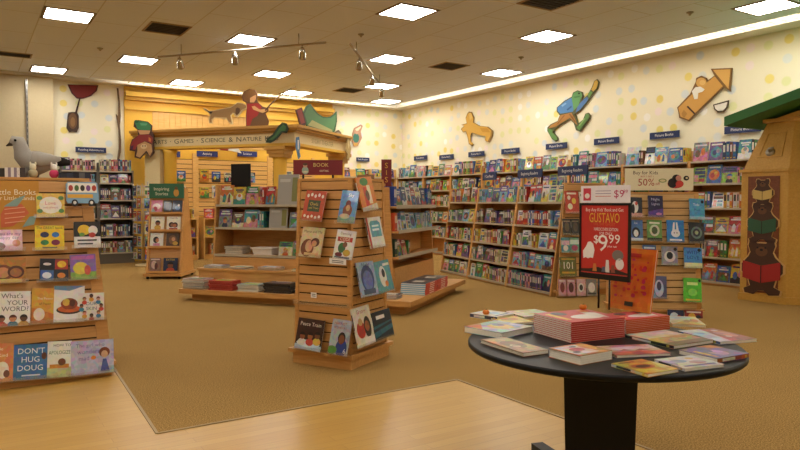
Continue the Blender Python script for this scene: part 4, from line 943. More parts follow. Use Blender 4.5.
# end-cap fixture facing the aisle
t = thing('end_display', IS, 'wooden end display with blue series books, right of the centre tower', 'display unit')
stepbase(t, -.62, .16, -.16, 2.44, .18)
for y0 in (.62, 2.42):
    q = MB(); q.hexa([(-.60, y0, .181), (-.36, y0, .181), (-.36, y0 + .03, .181), (-.60, y0 + .03, .181), (-.60, y0, 1.6), (-.43, y0, 1.6), (-.43, y0 + .03, 1.6), (-.60, y0 + .03, 1.6)])
    q.build('side_panel', WOOD, t)
q = MB(); q.box(-.60, -.58, .651, 2.419, .181, 1.55); q.build('back_panel', WOOD, t)
for z, x in ((.65, -.3), (1.0, -.3), (1.34, -.33)):
    q = MB(); q.box(-.579, x, .652, 2.418, z - .025, z); o = q.build('shelf', WOOD, t)
    q = MB(); q.box(x + .0005, x + .008, .652, 2.418, z - .03, z + .02); q.build('price_strip', STRIP, o)
q = MB(); q.box(-.579, -.36, .66, 2.41, .181, .5); q.build('lower_cabinet', WOOD, t)
ME = IS @ Matrix.Translation((-.32, 0, 0)) @ Matrix.Rotation(math.pi / 2, 4, 'Z')
rr = random.Random(44)
def series(M, x0, z, yf, h, w, cols, label, name, group, t=.03, n=4, face=True, shapes=None):
    """n copies of a series stood spine out beside one facing copy"""
    x = x0
    for i in range(n):
        q = MB(); cover_geo(q, .17, h, t, cols[0], cols[0], [])
        o = q.build(name, PRINT, None, M @ Matrix.Translation((x + t, yf + .02 + .09, z + .0015)) @ Matrix.Rotation(math.pi / 2, 4, 'Z') @ Matrix.Translation((0, t, 0)))
        tag(o, f'{label} spine, {ORD[i]} of its run', 'book', group); x += t + .002
    return x
x = series(ME, .68, 1.34, .03, .27, .18, ['#1f3f8f'], 'blue series book, end display top shelf,', 'series_book', 'blue series books', n=3)
shelf_row(ME, x, 2.38, 1.34, .03, .3, 'top shelf of the end display', 'series_book', rr, 'books on the end display', face=.75, wr=(.17, .24), bias=['blue', 'sky blue', 'white', 'cream', 'teal', 'navy'])
x = series(ME, .68, 1.0, .02, .25, .18, ['#c9502a'], 'orange series book, end display middle shelf,', 'series_book', 'orange series books', n=3)
shelf_row(ME, x, 2.38, 1.0, .02, .28, 'middle shelf of the end display', 'series_book', rr, 'books on the end display', face=.7, wr=(.17, .24), bias=['blue', 'navy', 'sky blue', 'cream', 'white'])
x = series(ME, .68, .65, .02, .24, .18, ['#1f3a2a'], 'dark green series book, end display low shelf,', 'series_book', 'green series books', n=3)
shelf_row(ME, x, 1.3, .65, .02, .25, 'low shelf of the end display', 'series_book', rr, 'books on the end display', face=.9, wr=(.17, .22), bias=['green', 'red', 'brown'])
MS = IS @ Matrix.Translation((0, 0, 0))
def spined_pile(x, y, n, lab, th=.025, cs='#c8412f', side='#7fb0c8'):
    for i in range(n):
        w, d = .35, .5
        Mb = MS @ Matrix.Translation((x + rr.uniform(-.006, .006), y + rr.uniform(-.006, .006), .1808 + (th + .0006) * i))
        q = MB(); q.box(-w / 2, w / 2 - .005, -d / 2, d / 2, 0, .006, side); q.box(-w / 2, w / 2 - .005, -d / 2, d / 2, th - .006, th, '#2f4a5c' if i == n - 1 else side)
        q.box(w / 2 - .005, w / 2, -d / 2, d / 2, 0, th, cs); q.box(-w / 2 + .004, w / 2 - .0052, -d / 2 + .004, d / 2 - .004, .006, th - .006, '#e6e4dc')
        q.box(w / 2, w / 2 + .0006, -d * .15, d * .25, th * .3, th * .7, '#ecdccc')
        if i == n - 1: q.box(-w * .42, w * .4, -d * .42, d * .42, th, th + .0005, '#2b2320'); q.box(-w * .2, w * .2, -d * .2, d * .1, th + .0005, th + .001, '#c9bfae')
        o = q.build('hardcover_book', PRINT, None, Mb)
        pos = 'topmost' if i == n - 1 else ('bottom' if i == 0 else ORD[i] + ' up')
        tag(o, f'red-spined hardcover, {pos} in the {lab} stack on the end display step', 'book', 'red-spined hardcovers')
spined_pile(-.03, .72, 6, 'closer')
spined_pile(-.03, 1.24, 6, 'farther')
pile(MS, -.2, .1, .18, 3, .26, .2, .018, ['#2a2a4a', '#6a5a9a', '#22223a'], 'small dark purple book, {pos} of pile at the end display corner', 'activity_book', rr)
# red signs on the island
def red_sign(M, w, h, label, l1, l2, leg=.06):
    t = thing('topper_sign', M, label, 'sign')
    q = MB(); q.box(-w / 2, w / 2, -.012, .012, leg, leg + h, '#7d1f22'); q.build('board', PAINT, t)
    fn = lambda x, y, d: (x, -.0125 - d, y)
    q = MB(); q.text(l1, fn, .06 * w, leg + h * .66, h * .36, '#e0bd6a', .001, maxw=w * .5); q.text(l2, fn, .12 * w, leg + h * .3, h * .26, '#e6d3b0', .001, maxw=w * .5); q.build('lettering', PAINT, t)
    q = MB()
    fx = -.26 * w
    for pts, col, d in ((E(fx, leg + h * .3, h * .22, h * .26, '')[1], '#9ab09a', .0008), (E(fx, leg + h * .62, h * .14, h * .14, '')[1], '#c99a78', .0012), (E(fx, leg + h * .72, h * .16, h * .09, '')[1], '#5a3a2a', .0016), ([(fx - h * .25, leg + h * .2), (fx, leg + h * .13), (fx + h * .25, leg + h * .2), (fx, leg + h * .28)], '#d8cba8', .002)):
        q.prism(pts, lambda x, y, dd: (x, -.0125 - dd, y), d - .0003, d, col)
    q.build('picture', PAINT, t)
    q = MB()
    for s in (-w * .3, w * .3): q.box(s - .015, s + .015, -.012, .012, .004, leg); q.box(s - .04, s + .04, -.06, .06, 0, .004)
    q.build('foot', BLACKM, t)
def isl(x, y): return (4.55 + .6 * x + .8 * y, 7.0 - .8 * x + .6 * y)
X_, Y_ = isl(-1.70, 1.02)
red_sign(frame(X_, Y_, -math.radians(25.7), 1.3608), .72, .22, 'wide dark red sign lettered BOOK series above the centre tower', 'BOOK', 'series', leg=.435)
X_, Y_ = isl(-.62, 1.02)
t = thing('topper_sign', frame(X_, Y_, -math.radians(33), 1.3408), 'narrow upright dark red sign above the blue series books', 'sign')
q = MB(); q.box(-.072, .072, -.012, .012, .28, .66, '#7d2420'); q.build('board', PAINT, t)
q = MB(); fn = lambda x, y, d: (x, -.0125 - d, y)
q.text('S', fn, 0, .57, .11, '#d9a23a', .001); q.text('I', fn, 0, .47, .1, '#d9a23a', .001); q.text('S', fn, 0, .37, .11, '#d9a23a', .001); q.build('lettering', PAINT, t)
q = MB(); q.box(-.01, .01, -.01, .01, .004, .28); q.box(-.06, .06, -.06, .06, 0, .004); q.build('foot', BLACKM, t)
# two big grey boards at the near end of the low unit
for (x, y, z, h, w, lab) in ((1.33, .80, 1.362, .44, .34, 'tall grey cover leaning behind the top corner of the centre tower'), (1.18, .78, 1.022, .3, .3, 'grey cover on the low unit beside the tower edge, below another'), (2.55, .80, 1.362, .42, .26, 'brown dotted cover leaning behind the orange book of the centre tower')):
    q = MB(); cover_geo(q, w, h, .02, *(('#9c978c', '#7d786e', [R(.7, .1, .95, .9, '#7c7a3c'), R(.1, .75, .6, .85, '#b9b4a8')]) if x < 2 else ('#94683c', '#7a5230', [E(.2 + .2 * (k % 4), .15 + .18 * (k // 4), .04, .025, '#c9a878') for k in range(16)])))
    o = q.build('display_book', PRINT, None, IL @ Matrix.Translation((x, y - .02, z)) @ Matrix.Rotation(-math.radians(7), 4, 'X')); tag(o, lab, 'book')

# ------------------------------------------------------------------ back left bookcases and spinner
zs = [.25, .61, 1.03, 1.445, 1.83, 2.1]
for i in range(2):
    M = frame(1.72 + .76 * i, 16.36, 0)
    bookcase('activity_bookcase', M, ['activity-book bookcase by the beige pillar behind the slatwall tower', 'activity-book bookcase under the dotted wall next to the spinner rack'][i], .758, zs, .36, 2.12, group='activity-book bookcases', kick=.2, wood=plain('dark_shelving', '#5f564a', .5), backh=2.3)
    rr = random.Random(300 + i)
    for k, z in enumerate(zs):
        shelf_row(M, .03, .73, z, .0, [.3, .34, .34, .31, .22, .3][k], ['bottom shelf', 'fifth shelf down', 'fourth shelf down', 'third shelf down', 'second shelf down', 'top shelf'][k] + ', ' + ['activity bookcase by the pillar', 'activity bookcase by the spinner'][i],
                  'activity_book', rr, 'activity books', face=.6, wr=(.14, .22), thick=(.03, .05), bias=['pink', 'purple', 'grey', 'cream', 'brown', 'navy', 'sky blue', 'red'])
w = at_y(91, 150, 16.7)
wall_plaque('shelf_sign', frame(w.x, 16.71, 0, w.z), .64, .12, 'Reading Adventures', 'small navy sign on the dotted wall under the red balloon')
SPN = frame(3.35, 15.45, math.radians(12))
t = thing('spinner_rack', SPN, 'wire spinner rack of small picture cards by the portico pier', 'rack')
q = MB(); q.lathe([(.28, 0), (.28, .03), (.05, .05), (.04, .07)], 24); q.build('base', CREAM, t)
q = MB(); q.tube([(0, 0, .06), (0, 0, 1.85)], .02, 8); q.build('pole', GREYM, t)
HW = .22
for k in range(4):
    Mk = Matrix.Rotation(k * math.pi / 2, 4, 'Z'); q = MB()
    for x in (-HW, 0, HW): q.tube([Mk @ Vector((x, -HW - .012, .12)), Mk @ Vector((x, -HW - .012, 1.8))], .004, 5)
    for r in range(6):
        q.tube([Mk @ Vector((-HW, -HW - .012, .16 + r * .275)), Mk @ Vector((HW, -HW - .012, .16 + r * .275))], .004, 5)
        q.tube([Mk @ Vector((-HW, -HW - .06, .16 + r * .275)), Mk @ Vector((HW, -HW - .06, .16 + r * .275))], .004, 5)
        for x in (-HW, 0, HW): q.tube([Mk @ Vector((x, -HW - .06, .16 + r * .275)), Mk @ Vector((x, -HW - .012, .16 + r * .275))], .004, 5)
    q.build('wire_panel', GREYM, t)
rr = random.Random(5)
for k in (0, 3, 1):
    for c in range(2):
        for r in range(6):
            bn, base, sh = rand_cover(rr, ['cream', 'white', 'black', 'sky blue', 'orange', 'grey', 'red'])
            Mb = SPN @ Matrix.Rotation(k * math.pi / 2, 4, 'Z') @ Matrix.Translation((-HW / 2 + HW * c, -HW - .024, .166 + r * .275)) @ Matrix.Rotation(math.radians(-1), 4, 'X')
            q = MB(); cover_geo(q, .17, .215, .012, base, base, sh); o = q.build('picture_card', BUSY, None, Mb)
            tag(o, f'{bn} card, {ORD[5 - r]} pocket down, {["first", "second"][c]} column, {["front", "aisle", "", "pillar"][k]} side of spinner', 'card', 'cards in the spinner rack')

# Inspiring Stories display ---------------------------------------------
a, c = Vector((2.70, 12.74)), Vector((3.22, 12.40)); ux = (c - a).normalized(); M = frame(a.x, a.y, math.atan2(ux.y, ux.x))
w = .64
t = thing('book_easel', M, 'wooden wheeled book easel with a green sign, beside the spinner rack', 'display stand')
q = MB(); q.box(-.03, w + .03, -.04, .82, .05, .1); q.build('base', WOOD, t)
for x in (.03, w - .03):
    for y in (.03, .75):
        q = MB(); q.lathe([(.02, .0), (.028, .01), (.028, .04), (.01, .049)], 10, c=(x, y, 0)); q.build('caster', BLACKM, t)
for x0 in (0, w - .03):
    q = MB(); q.hexa([(x0, .02, .101), (x0 + .03, .02, .101), (x0 + .03, .78, .101), (x0, .78, .101), (x0, .30, 1.66), (x0 + .03, .30, 1.66), (x0 + .03, .46, 1.66), (x0, .46, 1.66)]); q.build('side_panel', WOOD, t)
q = MB(); q.hexa([(.031, .06, .101), (w - .031, .06, .101), (w - .031, .085, .101), (.031, .085, .101), (.031, .345, 1.62), (w - .031, .345, 1.62), (w - .031, .37, 1.62), (.031, .37, 1.62)]); q.build('sloped_back', SLAT, t)
yfe = lambda z: .02 + .28 * (z - .1) / 1.56
rows = [(.13, ), (.58, ), (.88, ), (1.2, )]
for (z,) in rows:
    q = MB(); q.box(.031, w - .031, yfe(z) - .03, yfe(z) + .05, z - .02, z); q.box(.031, w - .031, yfe(z) - .035, yfe(z) - .0305, z - .02, z + .02); q.build('shelf', WOOD, t)
q = MB(); q.box(.0, w, .235, .25, 1.47, 1.74, '#2c6445')
fn = lambda x, y, d: (x, .2345 - d, y)
q2 = MB(); q2.text('Inspiring', fn, .23, 1.64, .085, '#e2dcc0', .001, maxw=.3); q2.text('Stories', fn, .23, 1.55, .085, '#e2dcc0', .001, maxw=.26)
q2.prism(E(.5, 1.57, .05, .07, '')[1], fn, .0005, .001, '#c9913a'); q2.prism(E(.5, 1.655, .03, .03, '')[1], fn, .001, .0015, '#6a4a2a')
o = q.build('sign_board', PAINT, t); q2.build('lettering', PAINT, o)
EZ = [[(1.2, .13, .21, '#d98aa0', [E(.5, .5, .35, .25, '#e8d0c8'), E(.4, .3, .2, .2, '#b04a5a'), P([(0, 0), (.5, 0), (.2, .4)], '#8fb0b0')], 'pink picture book in the top row of the wooden easel'),
       (1.2, .335, .15, '#26221f', [E(.5, .5, .2, .35, '#4a3a30'), R(.2, .8, .8, .9, '#8a7a6a')], 'black book in the top row of the wooden easel'),
       (1.2, .52, .19, '#2c3446', [E(.5, .4, .25, .2, '#6a84a8'), E(.6, .6, .1, .1, '#d8d0b8')], 'dark blue book in the top row of the wooden easel')],
      [(.88, .165, .24, '#e6dcc2', [T('Little Leaders', .5, .9, .13, '#7a5a3a')] + kid(.52, .5, .17, '#8a5634', '#1d1412', '#c99a3a'), 'cream book with a child resting, second row of the easel'),
       (.88, .46, .25, '#e8dfc8', [T('Dream Big', .5, .9, .14, '#7a5a3a'), E(.35, .4, .2, .2, '#2a1a14'), E(.62, .38, .2, .2, '#2a1a14'), E(.4, .36, .13, .14, '#8a5634'), E(.6, .34, .13, .14, '#a8683c'), R(.2, 0, .8, .16, '#b8452f')], 'cream book with two heads close together, second row of the easel')],
      [(.58, .165, .24, '#e2ddd2', [T('I Love My', .5, .9, .13, '#8a4a3a'), E(.45, .5, .22, .24, '#1d1618'), E(.55, .46, .13, .15, '#b97a52'), R(.25, .05, .75, .25, '#c98aa0')], 'white book with a dark-haired figure, third row of the easel'),
       (.58, .46, .24, '#4a3424', [E(.5, .5, .3, .35, '#7a5434'), E(.55, .55, .14, .15, '#c99368'), E(.7, .25, .2, .14, '#c9a23a')], 'dark brown book, third row of the easel')],
      [(.13, .16, .2, '#8a6a5a', [E(.4, .5, .25, .3, '#d2b09a'), E(.6, .4, .15, .25, '#5a2f2a'), R(.1, .85, .9, .93, '#e0d0c0')], 'mauve brown book in the bottom row of the easel'),
       (.13, .44, .26, '#1c2a48', [T('EXTRA', .5, .86, .2, '#d9b23a')] + kid(.5, .45, .2, '#7a4a30', '#15100f', '#b8452f'), 'navy book with a gold title and a child, bottom row of the easel')]]
for row in EZ:
    for z, x, bw, base, sh, lab in row:
        book(M @ Matrix.Translation((x, yfe(z) + .02, z + .0015)) @ Matrix.Rotation(-math.atan(.18), 4, 'X'), bw, .25 if z < 1.1 else .23, .015, base, sh, lab)

# ------------------------------------------------------------------ yellow alcove on the back wall
q = MB(); q.box(3.12, 8.55, YB - .03, YB - .002, 0, HC - .001); struct(q.build('wall_alcove', YEL))
q = MB()
for z0, z1, d in ((3.78, 3.86, .09), (3.86, 3.96, .17), (3.56, 3.62, .05)): q.box(3.13, 8.53, YB - .03 - d, YB - .031, z0, z1)
struct(q.build('trim_2', plain('yellow_cornice', '#dcae3e', .5)))
q = MB()
n = 22
for i in range(n): q.box(3.75 + 2.9 * i / n + .004, 3.75 + 2.9 * (i + 1) / n - .004, YB - .045, YB - .031, 2.75, 3.55)
struct(q.build('trim_3', GOLDW))
lbx = [(3.95, 4.68), (4.82, 6.62), (6.76, 7.9)]
for i, (x0, x1) in enumerate(lbx):
    M = frame(x0, YB - .03, 0)
    t = thing('slatwall_display', M, ['golden slatwall panel behind the green-signed easel', 'wide golden slatwall panel under the portico middle', 'golden slatwall panel beside the yellow corner column'][i], 'slatwall', 'golden slatwall panels')
    q = MB(); wd = x1 - x0
    q.box(0, wd, -.012, -.001, 1.05, 2.45, '#6a4a20', 1)
    for k in range(12): q.box(0, wd, -.026, -.0121, 1.06 + k * .116, 1.06 + k * .116 + .1)
    q.build('slats', [GOLDW, DARKW], t)
    for s in (-.07, wd + .001):
        q = MB(); q.box(s, s + .069, -.05, -.001, 0, 2.6); q.build('pilaster', GOLDW, t)
    bookcase('low_bookcase', frame(x0 + .001, YB - .47, 0), ['low golden bookcase behind the easel', 'wide low golden bookcase under the portico', 'low golden bookcase beside the corner column'][i], wd - .002, [.12, .55, 1.0], .41, 1.02, group='low golden bookcases', strip=False, wood=GOLDW)
    rr = random.Random(60 + i)
    bi = ['yellow', 'sky blue', 'white', 'orange', 'cream', 'red', 'blue']
    mb = frame(x0, YB - .47, 0)
    wn = ['bookcase behind the easel', 'wide alcove bookcase', 'bookcase by the corner column'][i]
    shelf_row(mb, .03, wd - .03, 1.0, 0.1, .28, f'top, low golden {wn}', 'craft_kit', rr, 'craft kits in the alcove', face=.9, bias=bi, wr=(.18, .25), fill=.6)
    shelf_row(mb, .03, wd - .03, .55, 0.02, .3, f'middle shelf, low golden {wn}', 'craft_kit', rr, 'craft kits in the alcove', face=.8, bias=bi, wr=(.2, .3), fill=.6)
    shelf_row(mb, .03, wd - .03, .12, 0.02, .3, f'bottom shelf, low golden {wn}', 'craft_kit', rr, 'craft kits in the alcove', face=.8, bias=['cream', 'orange', 'brown', 'grey'], wr=(.2, .3), fill=.6)
    xs = [x0 + .12 + .3 * k for k in range(int((wd - .1) / .3))]
    for r, z in enumerate((1.9, 1.5)):
        sM = frame(x0, YB - .03 - .026, 0)
        for k, x in enumerate(xs):
            if (k + r + i) % 5 == 4: continue
            bn, base, sh = rand_cover(rr, ['yellow', 'sky blue', 'white', 'teal', 'cream', 'blue'])
            bw = rr.uniform(.18, .25)
            q = MB(); cover_geo(q, bw, rr.uniform(.24, .32), .03, base, base, sh)
            o = q.build('craft_kit', BUSY, None, frame(x + .02, YB - .06, 0, z)); tag(o, f'{bn} kit hung {["high", "low"][r]}, {ORD[k]} along, slatwall {["behind the easel", "under the portico middle", "by the yellow column"][i]}', 'kit', 'craft kits in the alcove')
for i, (u, v, tx) in enumerate(((169, 154, 'Crafts'), (207, 154, 'Activity'), (247, 154, 'Science'), (282, 155, 'Nature'))):
    w = at_y(u, v, YB - .06)
    wall_plaque('shelf_sign', frame(w.x, YB - .072, 0, w.z), .52, .14, tx, ['navy shelf sign above the green-signed easel', 'navy shelf sign above the yellow kit, second in the alcove', 'navy shelf sign above the black panel, third in the alcove', 'navy shelf sign beside the yellow column, last in the alcove'][i], '#27306a', group='navy signs in the alcove')
w = at_y(222, 148, YB - .06)
t = thing('hanging_model', frame(w.x, YB - .2, 0, w.z), 'small white model wings hung on the alcove wall above the navy signs', 'model')
q = MB(); q.hexa([(-.5, -.02, .02), (-.1, -.02, -.06), (-.1, .02, -.06), (-.5, .02, .02), (-.5, -.02, .05), (-.05, -.02, .02), (-.05, .02, .02), (-.5, .02, .05)], '#b9c4c0'); q.build('wing', PAINT, t)
q = MB(); q.hexa([(.1, -.02, -.06), (.45, -.02, -.12), (.45, .02, -.12), (.1, .02, -.06), (.05, -.02, .02), (.35, -.02, .02), (.35, .02, .02), (.05, .02, .02)], '#d8d4c8'); q.build('wing', PAINT, t)
q = MB(); q.tube([(-.1, 0, -.03), (.1, 0, -.03)], [.04, .05], 8, '#a84a3a'); q.tube([(0, 0, 0), (0, .14, .02)], .006, 5); q.build('body', PAINT, t)
# shelving of the back wall beyond the portico
for i, (x0, x1) in enumerate(((8.6, 9.55), (9.56, 10.4))):
    M = frame(x0, 16.36, 0)
    bookcase('corner_bookcase', M, ['golden bookcase on the back wall, beyond the centre tower top', 'golden bookcase in the room corner behind the brown leaning book'][i], x1 - x0, [.1, .5, .9, 1.3, 1.7, 2.1], .36, 2.32, group='back wall bookcases', wood=GOLDW)
    rr = random.Random(80 + i)
    shelf_row(M, .03, x1 - x0 - .03, 2.1, 0, .26, 'top shelf, ' + ['back wall bookcase by the portico', 'corner bookcase'][i], 'picture_book', rr, 'books on the back wall', face=.9, wr=(.2, .3), fill=.6)
    shelf_row(M, .03, x1 - x0 - .03, 1.7, 0, .3, 'second shelf, ' + ['back wall bookcase by the portico', 'corner bookcase'][i], 'picture_book', rr, 'books on the back wall', face=.7, wr=(.2, .3))
w = at_y(363, 159.5, 16.7)
wall_plaque('shelf_sign', frame(w.x, 16.715, 0, w.z), .42, .11, 'Early Readers', 'small navy sign on the back wall beyond the portico end')
w = at_x(405, 158.5, 10.8)

# ------------------------------------------------------------------ the portico
L_, C_, E_ = Vector((3.28, 16.47)), Vector((5.88, 13.27)), Vector((8.03, 14.93))
d1 = (C_ - L_).normalized(); d2 = (E_ - C_).normalized()
n1 = Vector((d1.y, -d1.x)); n2 = Vector((d2.y, -d2.x)); mt = (n1 + n2) / (1 + n1.dot(n2))
PT = thing('portico', frame(0, 0, 0), 'yellow portico with lettered frieze and round column before the alcove', 'portico')
def run(z0, z1, out, inn, name, mat):
    q = MB()
    for A, Bq, na, nb in ((L_, C_, n1, mt), (C_, E_, mt, n2)):
        lo = [A + na * out, Bq + nb * out, Bq - nb * inn, A - na * inn]
        if A is C_: lo = [A + na * out, Bq + nb * out, Bq - nb * inn, A - na * inn]
        q.hexa([(p.x, p.y, z0) for p in lo] + [(p.x, p.y, z1) for p in lo])
    return q.build(name, mat, PT)
COR = plain('brown_gold_cornice', '#c4903a', .5)
run(2.66, 2.88, 0, .28, 'frieze', CREAM)
run(2.60, 2.66, .03, .30, 'architrave', YEL)
run(2.88, 2.92, .05, .3, 'molding', COR)
run(2.92, 2.97, .11, .3, 'molding', COR)
run(2.97, 3.03, .17, .3, 'cornice', COR)
def fr_pt(u, v): return hit(u, v, (C_.x + n1.x * .001, C_.y + n1.y * .001, 0), Vector((n1.x, n1.y, 0)))
q = MB()
base0 = Vector((C_.x + n1.x * .004, C_.y + n1.y * .004, 0))
fnF = lambda x, y, d: (base0.x + d1.x * x + n1.x * d, base0.y + d1.y * x + n1.y * d, y)
def fr_x(u): return (fr_pt(u, 141) - base0).xy.dot(d1)
def small_caps(words, u0, u1):
    xs0, xs1 = fr_x(u0), fr_x(u1)
    segs = []
    for wi, wd in enumerate(words):
        if wi: segs.append((' ', 0))
        if len(wd) > 1: segs += [(wd[0], .155), (wd[1:], .125)]
        else: segs.append((wd, .15))
    tot = sum(.05 if s[1] == 0 else text_geo(s[0])[2] * s[1] + .022 for s in segs)
    k = (xs1 - xs0) / tot; x = xs0
    for s_, sz in segs:
        if sz == 0: x += .05 * k; continue
        wq = text_geo(s_)[2] * sz
        q.text(s_, lambda a_, b_, d_, x=x: fnF(x + a_ * k, b_, d_), wq / 2 + .011, 2.765 + sz * .0 , sz, '#4c4434', .0)
        x += (wq + .022) * k
small_caps(['ARTS', '·', 'GAMES', '·', 'SCIENCE', '&', 'NATURE', 'KITS'], 152, 279)
q.build('lettering', PAINT, PT)
base2 = Vector((C_.x + n2.x * .004, C_.y + n2.y * .004, 0)); q = MB()
fnF2 = lambda x, y, d: (base2.x + d2.x * x + n2.x * d, base2.y + d2.y * x + n2.y * d, y)
q.text('STORY THEATER', fnF2, 1.35, 2.765, .15, '#b09a64', 0, maxw=1.9); q.build('lettering', PAINT, PT)
cc = C_ - mt * .16
def column(p, r, name='column'):
    q = MB(); q.lathe([(r * 1.25, 0), (r * 1.25, .12), (r * 1.05, .16), (r, .2), (r * .93, 2.3), (r * .95, 2.34), (r * 1.1, 2.36)], 24, c=(p.x, p.y, 0))
    o = q.build(name, YEL, PT)
    q = MB()
    a = math.atan2(d1.y, d1.x)
    M = frame(p.x, p.y, a)
    q.box(-r * 1.15, r * 1.15, -r * 1.15, r * 1.15, 2.36, 2.44, M=M); q.box(-r * 1.35, r * 1.35, -r * 1.35, r * 1.35, 2.44, 2.52, M=M); q.box(-r * 1.6, r * 1.6, -r * 1.6, r * 1.6, 2.52, 2.60, M=M)
    q.build('capital', COR, o)
column(cc - d1 * .28, .155)
column(E_ - n2 * .14 - d2 * .18, .15)
p = L_ + d1 * .62 - n1 * .14
q = MB(); M = frame(p.x, p.y, math.atan2(d1.y, d1.x))
q.box(-.3, .1, -.16, .16, 0, 2.59, M=M); q.build('pier', CREAM, PT)
q = MB(); q.lathe([(.14, 0), (.14, 2.5), (.17, 2.59)], 20, c=(p.x + d1.x * .26, p.y + d1.y * .26, 0)); q.build('column', YEL, PT)
q = MB()
for k in range(4): q.box(-.31, .11, -.17, -.161, 1.55 + k * .22, 1.75 + k * .22, M=M)
q.build('pier_blocks', CREAM, PT)

# ------------------------------------------------------------------ painted cut-outs
def cutout(name, label, p0, n, layers, off=.02, th=.02, cat='cutout', group='painted cut-outs on the walls'):
    """layers: (picture points or ellipse, colour); every outline lies on the one vertical board plane"""
    n = Vector(n).normalized(); p0 = Vector(p0)
    q = MB()
    for i, (pts, col) in enumerate(layers):
        w3 = [hit(u, v, p0 + n * (off + th), n) for u, v in pts]
        d0 = -th if i == 0 else (.0012 * i - .001)
        d1_ = 0 if i == 0 else .0012 * i
        # keep winding facing out
        m_ = len(w3); nor = Vector((0, 0, 0))
        for k in range(m_): nor += w3[k].cross(w3[(k + 1) % m_])
        if nor.dot(n) < 0: w3 = w3[::-1]
        vs = [a_ + n * d0 for a_ in w3] + [a_ + n * d1_ for a_ in w3]
        q.add(vs, [tuple(range(m_))[::-1], tuple(range(m_, 2 * m_))] + [(k, (k + 1) % m_, m_ + (k + 1) % m_, m_ + k) for k in range(m_)], col)
    o = q.build(name, PAINT); tag(o, label, cat, group); return o
def el(cx, cy, rx, ry, n=18, rot=0.0):
    c, s = math.cos(rot), math.sin(rot)
    return [(cx + rx * math.cos(2 * math.pi * k / n) * c - ry * math.sin(2 * math.pi * k / n) * s, cy + rx * math.cos(2 * math.pi * k / n) * s + ry * math.sin(2 * math.pi * k / n) * c) for k in range(n)]
def z(ox, oy, sc, pts): return [(ox + x / sc, oy + y / sc) for x, y in pts]
f6 = lambda pts: z(530, 70, 6.0, pts)
WN = (-1, 0, 0); WP = (XR, 0, 0)
cutout('frog_cutout', 'big leaping frog cutout in a blue jacket on the dotted wall', WP, WN, [
    (f6([(160, 225), (205, 185), (250, 160), (258, 135), (285, 122), (312, 132), (318, 155), (310, 180), (345, 150), (368, 108), (385, 66), (402, 54), (414, 72), (404, 112), (370, 150), (345, 190), (300, 245), (270, 262), (285, 300), (290, 320), (318, 298), (332, 262), (350, 256), (363, 272), (358, 292), (300, 370), (276, 362), (262, 318), (238, 296), (195, 322), (152, 352), (140, 372), (166, 402), (170, 420), (155, 430), (130, 412), (104, 366), (104, 345), (122, 326), (165, 306), (178, 272), (160, 250)]), '#55562e'),
    (f6([(165, 226), (208, 190), (250, 166), (270, 200), (258, 250), (182, 262), (166, 246)]), '#4f83b8'),
    (f6([(262, 138), (286, 127), (308, 135), (314, 154), (304, 172), (290, 215), (262, 245), (256, 200), (250, 164)]), '#5f9a58'),
    (f6([(285, 222), (300, 200), (340, 160), (350, 168), (345, 185), (300, 238), (275, 255)]), '#4a74a8'),
    (f6([(348, 152), (362, 125), (376, 135), (366, 150), (354, 168)]), '#6a9a4a'),
    (f6([(368, 118), (380, 95), (388, 68), (402, 60), (409, 74), (400, 110), (380, 130)]), '#c9a23a'),
    (f6([(182, 272), (250, 256), (275, 300), (285, 330), (268, 316), (240, 288), (195, 314), (152, 342), (112, 350), (126, 332), (168, 310)]), '#b07a34'),
    (f6([(108, 350), (136, 360), (136, 376), (160, 404), (164, 418), (152, 424), (132, 408), (110, 370)]), '#5f8a44'),
    (f6([(280, 345), (322, 302), (336, 266), (350, 262), (357, 274), (352, 290), (298, 362)]), '#5f8a44'),
    (f6(el(296, 140, 6, 5)), '#1a1a12'), (f6([(190, 212), (215, 196), (222, 202), (196, 222)]), '#7fb0d8'), (f6([(222, 236), (250, 214), (254, 222), (228, 244)]), '#2f5a8a'), (f6([(266, 160), (300, 156), (304, 162), (270, 168)]), '#3f7a3c'), (f6([(205, 272), (214, 270), (172, 322), (162, 326)]), '#8a5a22'), (f6([(236, 266), (246, 264), (278, 312), (272, 316)]), '#8a5a22'), (f6([(296, 330), (330, 288), (334, 294), (302, 338)]), '#8ab060')])
f4 = lambda pts: z(400, 40, 3.75, pts)
ya = [(252, 276), (258, 268), (268, 270), (277, 292), (274, 308), (300, 322), (330, 325), (347, 340), (345, 360), (334, 384), (322, 380), (326, 362), (300, 358), (270, 348), (264, 360), (266, 385), (276, 392), (270, 398), (258, 390), (252, 360), (246, 342), (236, 346), (228, 334), (240, 322), (230, 318), (244, 314), (250, 312), (246, 292)]
cutout('dog_cutout', 'yellow leaping animal cutout on the dotted wall, smaller than the frog', WP, WN, [
    (f4(ya), '#94702c'), (f4([(261.5 + (x - 285) * .93 + 22, 334 + (y - 334) * .93) for x, y in ya]), '#d8a840'), (f4([(258, 276), (266, 274), (272, 292), (262, 300)]), '#e0bc62'), (f4([(300, 330), (330, 331), (338, 346), (310, 346)]), '#c9962f')])
f3 = lambda pts: z(580, 30, 3.46, pts)
